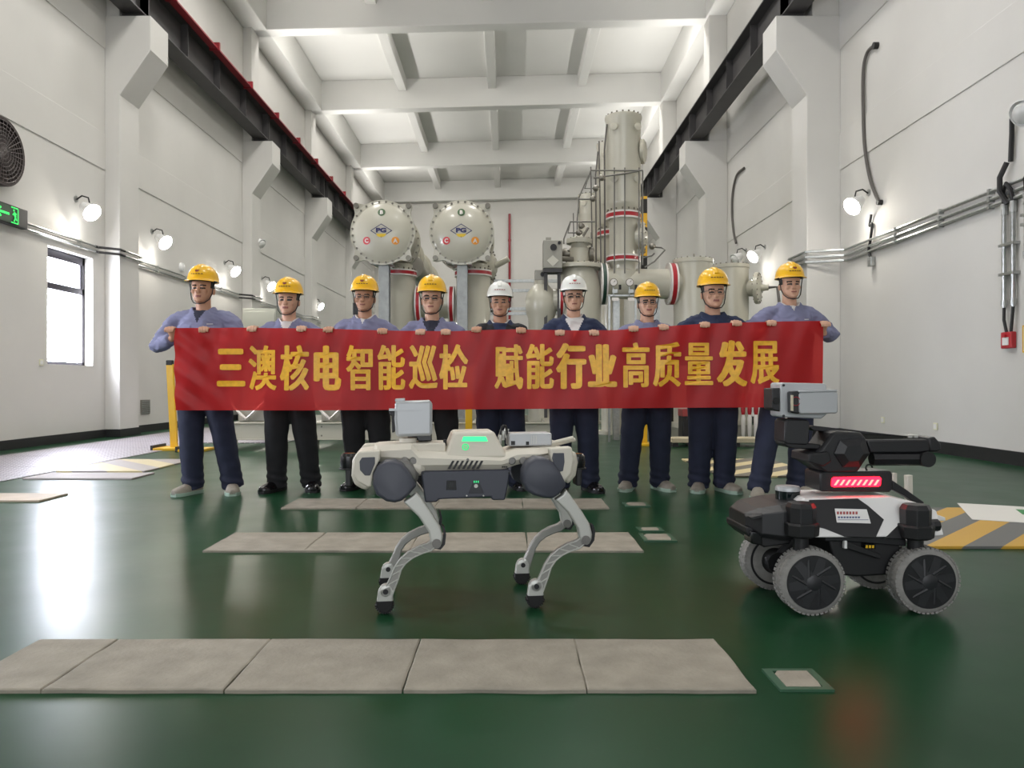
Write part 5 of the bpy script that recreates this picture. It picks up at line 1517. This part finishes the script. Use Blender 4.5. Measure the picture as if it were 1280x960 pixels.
# frame of thin sensing pipes
t = thing('pipe_frame', 'thin grey sensing pipe frame around the tallest switchgear tower', 'pipes', (0, 11.68, 0))
c2 = lambda a, b, y=11.68: at(640 + a / 3.43, 130 + b / 3.43, y) - V(0, 11.68, 0)
for pts in ([(560, 285), (338, 285), (285, 405), (285, 470)], [(545, 288), (350, 318), (400, 318)], [(338, 285), (312, 362), (372, 362)], [(285, 408), (350, 408)], [(560, 285), (560, 690)], [(356, 505), (250, 505), (222, 580), (222, 600)], [(250, 505), (240, 552), (290, 552)], [(590, 612), (640, 616), (656, 626), (610, 676), (570, 700)], [(560, 660), (600, 650), (610, 640)]):
    MB().tube([c2(a, b) for a, b in pts], .013, 6).build('thin_pipe', TPIPE, t)
for a, b in ((380, 318), (355, 363), (342, 408), (292, 524), (282, 553), (596, 612)):
    MB().lathe(c2(a - 8, b), (1, 0, .1), [(0, .02), (.02, .045), (.06, .05), (.08, .03), (.1, .02)], 12).build('valve', BOLT, t)
# main horizontal tube
p = pt(752, 355)
t = thing('horizontal_tube', 'beige horizontal switchgear tube with green and red bands below the tallest tower', 'tube', (0, Y, 0))
MB().lathe((p.x, 0, p.z), (1, 0, 0), [(0, .24), (.1, .24), (.9, .235), (1.1, .235)], 40).build('tube', GIS, t)
band((p.x + .02, 0, p.z), (1, 0, 0), .33, .1, t, GRNB, 'green_band'); q = pt(839, 355)
band((q.x, 0, p.z), (1, 0, 0), .33, .12, t)
MB().lathe((pt(779, 1).x, 0, p.z), (0, 0, 1), [(0.0, .24), (.18, .24), (.2, .22)], 32).build('tower_socket', GIS, t)
MB().lathe((pt(862, 1).x - .5, .0, p.z), (1, 0, 0), [(0, .22), (.42, .22)], 32).build('end_tube', GIS, t)
for px in (770, 820): MB().box(pt(px, 1).x - .05, pt(px, 1).x + .05, -.05, .05, 0, p.z - .2).build('support_leg', GALV, t, smooth=0)
# vessel with valve on top
p = pt(724, 331)
t = thing('valve_vessel', 'bulbous beige vessel with bolted top flange and cross valve, behind the second white helmet', 'vessel', (p.x, Y, 0))
zt = p.z
MB().lathe((0, 0, .3), (0, 0, 1), [(0, .3), (.9, .3), (1.2, .33), (1.7, .345), (2.1 - .0, .335), (zt - .3 - .12, .29), (zt - .3 - .06, .25)], 48).build('vessel', GIS, t)
MB().lathe((0, 0, zt - .07), (0, 0, 1), [(0, .27), (0, .37), (.05, .37), (.07, .34), (.09, .2)], 40).build('top_flange', GIS, t)
bolts((0, 0, zt - .03), (0, 0, 1), .335, 22, t, .014, .08)
MB().lathe((0, 0, zt), (0, 0, 1), [(0, .16), (.25, .16), (.27, .13), (.33, .13), (.33, .2), (.4, .2), (.42, .12), (.46, .05)], 28).build('valve_body', GIS, t)
bolts((0, 0, zt + .37), (0, 0, 1), .175, 10, t, .012, .09)
MB().lathe((-.3, 0, zt + .17), (1, 0, 0), [(0, .06), (.06, .09), (.1, .09), (.1, .06), (.42, .07), (.46, .11), (.52, .11), (.54, .06)], 20).build('cross_valve', BOLT, t)
MB().cyl((.06, -.02, zt + .45), (.14, -.04, zt + .58), .02, n=10).build('valve_stem', BOLT, t)
# sphere at the left
p = pt(676, 376)
t = thing('round_vessel', 'small rounded beige vessel with red band, left of the second white helmet', 'vessel', (p.x, Y - .1, 0))
MB().lathe((0, 0, .3), (0, 0, 1), [(0, .2), (p.z - .3 - .3, .2), (p.z - .3 - .22, .23), (p.z - .3 - .1, .245), (p.z - .3, .245), (p.z - .3 + .12, .215), (p.z - .3 + .2, .15), (p.z - .3 + .24, .11), (p.z - .3 + .3, .11)], 40).build('vessel', GIS, t)
MB().lathe((.18, 0, p.z), (1, 0, 0), [(0, .18), (.16, .18)], 32).build('side_tube', GIS, t)
band((.31, 0, p.z), (1, 0, 0), .25, .08, t)
MB().box(-.1, .1, -.1, .1, p.z + .3, p.z + .46).build('switch_box', GISD, t, smooth=0, bevel=.008)
MB().cyl((.02, -.1, p.z + .39), (.02, -.125, p.z + .39), .035, n=16).build('knob', BLACKM, t)
# operator box on stand
a, b = pt(679, 335, 11.6), pt(703, 300, 11.6)
t = thing('operator_box', 'grey operating box with black knob and diamond plate on a stand, left of the valve', 'box', ((a.x + b.x) / 2, 11.6, 0))
w = (b.x - a.x) / 2
MB().box(-w, w, 0, .3, a.z, b.z).build('housing', GISD, t, smooth=0, bevel=.012)
zc_ = (a.z + b.z) / 2
MB().prism([(-.09, zc_ - .1), (0, zc_ - .19), (.09, zc_ - .1), (0, zc_ - .02)], 'xz', -.008, 0).build('diamond_plate', GIS, t, smooth=0)
MB().cyl((.01, -.03, zc_ + .1), (.01, 0, zc_ + .1), .05, n=20).build('knob', BLACKM, t)
MB().cyl((.1, -.02, zc_ + .17), (.1, 0, zc_ + .17), .025, n=12).build('small_knob', BLACKM, t)
MB().box(-.1, -.02, .1, .18, b.z, b.z + .06).build('top_fitting', GISD, t, smooth=0)
for x in (-w * .7, w * .7): MB().box(x - .025, x + .025, .1, .15, 0, a.z).build('stand_leg', STEELD, t, smooth=0)
MB().box(-w, w, .02, .28, a.z - .06, a.z).build('stand_top', STEELD, t, smooth=0)
MB().cyl((w, .15, zc_ - .05), (w + .18, .2, zc_ - .05), .04, n=14).build('drive_shaft', BOLT, t)
# upright tanks
def upright(px, top, y, r, label, side):
    p = at(px, top, y)
    t = thing('upright_tank', label, 'tank', (p.x, y, 0), 0, 'upright switchgear tanks')
    h = p.z
    MB().lathe((0, 0, .2), (0, 0, 1), [(0, r * 1.1), (.08, r * 1.1), (.08, r), (h - .26, r), (h - .26, r * 1.04), (h - .2, r * 1.04), (h - .19, r * .6)], 48).build('barrel', GIS, t)
    MB().box(-r, r, -r, r, 0, .2).build('plinth', GISD, t, smooth=0)
    bolts((0, 0, h - .0), (0, 0, 1), r * .95, 18, t, .013, .04)
    MB().cyl((.02, 0, h), (.02, 0, h + .1), .015, n=8).build('vent_pin', BOLT, t)
    if side:
        d = V(1, -.55, 0).normalized(); zf = at(942, 360, y - .2).z
        MB().lathe(V(r * .8, -.1, zf), d, [(0, .13), (.13, .14), (.15, .2), (.15, .265), (.21, .265), (.22, .2), (.24, .06), (.3, .05), (.36, .05)], 36).build('side_flange', GIS, t)
        bolts(V(r * .8, -.1, zf) + d * .18, d, .24, 16, t, .014, .09)
        MB().tube([V(r * .8, -.1, zf) + d * .36, V(r * .8, -.1, zf) + d * .5, V(r * .8 + .45, -.4, zf - .3), V(r * .8 + .42, -.4, 1.2)], .025, 8).build('hose', CABLEG, t)
    return t
upright(866, 325, 12.0, .3, 'nearer upright beige tank behind the stout man', False)
upright(913, 332, 12.9, .3, 'further upright beige tank with round side flange, left of the last man', True)
# gauge rack
t = thing('gauge_rack', 'rack with two round pressure gauges below the tallest tower', 'gauges', (0, 11.5, 0))
g0 = lambda px, py: at(px, py, 11.5) - V(0, 11.5, 0)
for px in (767, 787):
    p = g0(px, 353)
    o = MB().lathe(p, (0, -1, 0), [(-.03, .05), (0, .058), (.015, .06), (.02, .054), (.016, .05)], 28).build('gauge', BOLT, t)
    MB().cyl(p + V(0, -.012, 0), p + V(0, -.018, 0), .05, n=28).build('dial', WHB, o)
    MB().tube([p + V(0, -.02, 0), p + V(.025, -.02, .028)], .004, 5).build('needle', BLACKM, o)
    MB().tube([p + V(0, .02, -.05), p + V(0, .02, -.2)], .012, 8).build('gauge_pipe', GALV, t)
    q = g0(px + 2, 374); MB().box(q.x - .05, q.x + .05, -.012, 0, q.z - .025, q.z + .025).build('white_tag', WHB, t, smooth=0)
    q = g0(px + 2, 364); MB().box(q.x - .04, q.x + .04, .0, .05, q.z - .03, q.z + .03).build('valve_block', GALV, t, smooth=0, bevel=.005)
    MB().cyl(g0(px + 8, 356), g0(px + 8, 362), .02, n=8).build('black_valve', BLACKM, t)
q, r_ = g0(760, 369), g0(797, 369)
MB().box(q.x, r_.x, .03, .06, q.z - .012, q.z + .012).build('rail', GALV, t, smooth=0)
for px in (762, 795): p = g0(px, 369); MB().box(p.x - .015, p.x + .015, .03, .06, 0, p.z).build('rack_leg', GALV, t, smooth=0)
# steel walkway frame behind, fire pipe, hazard posts
t = thing('walkway_frame', 'grey steel railing frame behind the gap between the white helmets', 'frame', (.25, 16, 0))
for k, py in enumerate((351, 363, 386, 392)):
    p = at(650, py, 16); MB().box(-.8, .9, 0, .06, p.z - .03, p.z + .03).build('rail', GALV, t, smooth=0)
for x in (-.75, .85): MB().box(x - .03, x + .03, 0, .06, 0, at(650, 348, 16).z).build('post', GALV, t, smooth=0)
p = at(637, 265, Y1 - .15)
o = MB().cyl((0, 0, .1), (0, 0, p.z - .1), .06, n=16).build('fire_pipe', REDP); o.location = (p.x, Y1 - .17, 0); tag(o, 'thin dark red vertical pipe on the far back wall', 'pipe')
for zz2 in (2.0, 5.0, 8.0): MB().box(-.08, .08, 0, .15, zz2, zz2 + .08).build('pipe_bracket', REDP, o, smooth=0)
HAZ = striped('hazard_yellow_black', (30, 28, 24), (224, 172, 34), 0.62, dirs='Z')
p = at(805, 246, 13.6)
o = MB().box(-.05, .05, -.05, .05, 0, p.z).build('hazard_post', HAZ, smooth=0, bevel=.004); o.location = (p.x, 13.6, 0); tag(o, 'tall yellow and black striped post right of the tallest tower', 'post')
def barrier(px, y, h, label, lean=0.0):
    p = at(px, 560, y)
    t = thing('barrier_post', label, 'post', (p.x, y, 0), 0, 'yellow barrier posts')
    MB().box(-.045 - lean, .045 - lean, -.03, .03, h - .02, h + .05).build('black_cap', BLACKM, t, smooth=0, bevel=.012)
    m = MB(); m.loft([[V(-.045, -.025, .03), V(.045, -.025, .03), V(.045, .025, .03), V(-.045, .025, .03)], [V(-.045 - lean, -.025, h), V(.045 - lean, -.025, h), V(.045 - lean, .025, h), V(-.045 - lean, .025, h)]])
    m.build('upright', YEL, t, smooth=0, bevel=.005)
    MB().box(-.2, .12, -.2, .2, 0, .035).build('base_plate', YEL, t, smooth=0, bevel=.006)
    MB().box(-.23, -.2, -.2, .2, 0, .07).build('rubber_lip', BLACKM, t, smooth=0)
    return t
barrier(218, 10.2, 1.15, 'yellow barrier post with black cap left of the first man', .06)
barrier(249, 10.0, 1.1, 'yellow barrier post seen between the legs of the first man')
barrier(586, 10.0, 1.12, 'thin yellow barrier post behind the banner right of the robot head')
barrier(805, 10.9, .9, 'yellow post seen between the legs of the man with backpack straps')
barrier(898, 10.2, .9, 'yellow post seen between the legs of the stout man')
p = at(767, 540, 13.9); o = MB().lathe((0, 0, 0), (0, 0, 1), [(0, .1), (.03, .07), (.9, .07), (.93, .03)], 16).build('hazard_bollard', HAZ); o.location = (p.x, 13.9, 0); tag(o, 'low yellow and black bollard right of the second white helmet man', 'bollard')
for px, y, w_, h_, lb in ((845, 12.4, .16, .62, 'left'), (862, 11.2, .2, .5, 'right')):
    p = at(px, 550, y)
    t = thing('equipment_case', 'black equipment case on the floor, %s one of two beside the stout man' % lb, 'case', (p.x, y, 0))
    MB().box(-w_ / 2, w_ / 2, 0, .3, 0, h_).build('case_body', BLACKM, t, smooth=0, bevel=.015)
    MB().box(-w_ / 2 - .006, w_ / 2 + .006, -.006, .306, h_ * .8, h_ + .01).build('lid', mat('case_lid', (196, 170, 60) if lb == 'left' else (150, 60, 58), .5), t, smooth=0, bevel=.01)
    MB().torus((0, -.01, h_ * .7), (0, 1, 0), .04, .008, 14, 6, 0, PI).build('handle', CABLE, t)
WOOD = mat('pale_timber', (190, 178, 150), 0.8, var=0.1, vscale=8)
for px, y, w_, lb in ((857, 10.6, .36, 'small pale timber block beside the shoes of the stout man'), (940, 10.6, .5, 'pale timber pallet with black feet left of the last man')):
    p = at(px, 559, y)
    t = thing('pallet', lb, 'pallet', (p.x, y, 0))
    MB().box(-w_ / 2, w_ / 2, 0, .4, .06, .12).build('deck', WOOD, t, smooth=0, bevel=.004)
    for x in (-w_ / 2, w_ / 2 - .08): MB().box(x, x + .08, 0, .4, 0, .06).build('foot', BLACKM, t, smooth=0)
for k in range(4):
    p = at(929 + k * 8, 541, 11.9)
    t = thing('grounding_rod', 'red and white tapered rod standing in a row behind the last man', 'rod', (p.x, 11.9, 0), 0, 'red and white rods')
    MB().lathe((0, 0, 0), (0, 0, 1), [(0, .012), (.1, .03), (.35, .035), (.42, .02)], 12).build('white_tip', WHB, t)
    MB().lathe((0, 0, .4), (0, 0, 1), [(0, .025), (.05, .035), (.3, .03), (.34, .02)], 12).build('red_sleeve', REDB, t)
    MB().lathe((0, 0, .72), (0, 0, 1), [(0, .02), (.3, .025), (.5, .02)], 12).build('white_shaft', WHB, t)
# control cabinet by the left wall
x0_, x1_ = (303 - CX) / FPX * 18.3, (345 - CX) / FPX * 18.3
t = thing('control_cabinet', 'grey control cabinet by the left wall behind the second man', 'cabinet', ((x0_ + x1_) / 2, 18.3, 0))
CABM = mat('cabinet_grey', (172, 174, 164), 0.45)
w = (x1_ - x0_) / 2
MB().box(-w, w, 0, .6, 0, 2.7).build('body', CABM, t, smooth=0, bevel=.01)
d = MB().box(-w + .03, w - .03, -.02, 0, .1, 2.62).build('door', CABM, t, smooth=0, bevel=.006)
MB().box(w - .12, w - .09, -.05, -.02, 1.2, 1.4).build('handle', BLACKM, d, smooth=0)
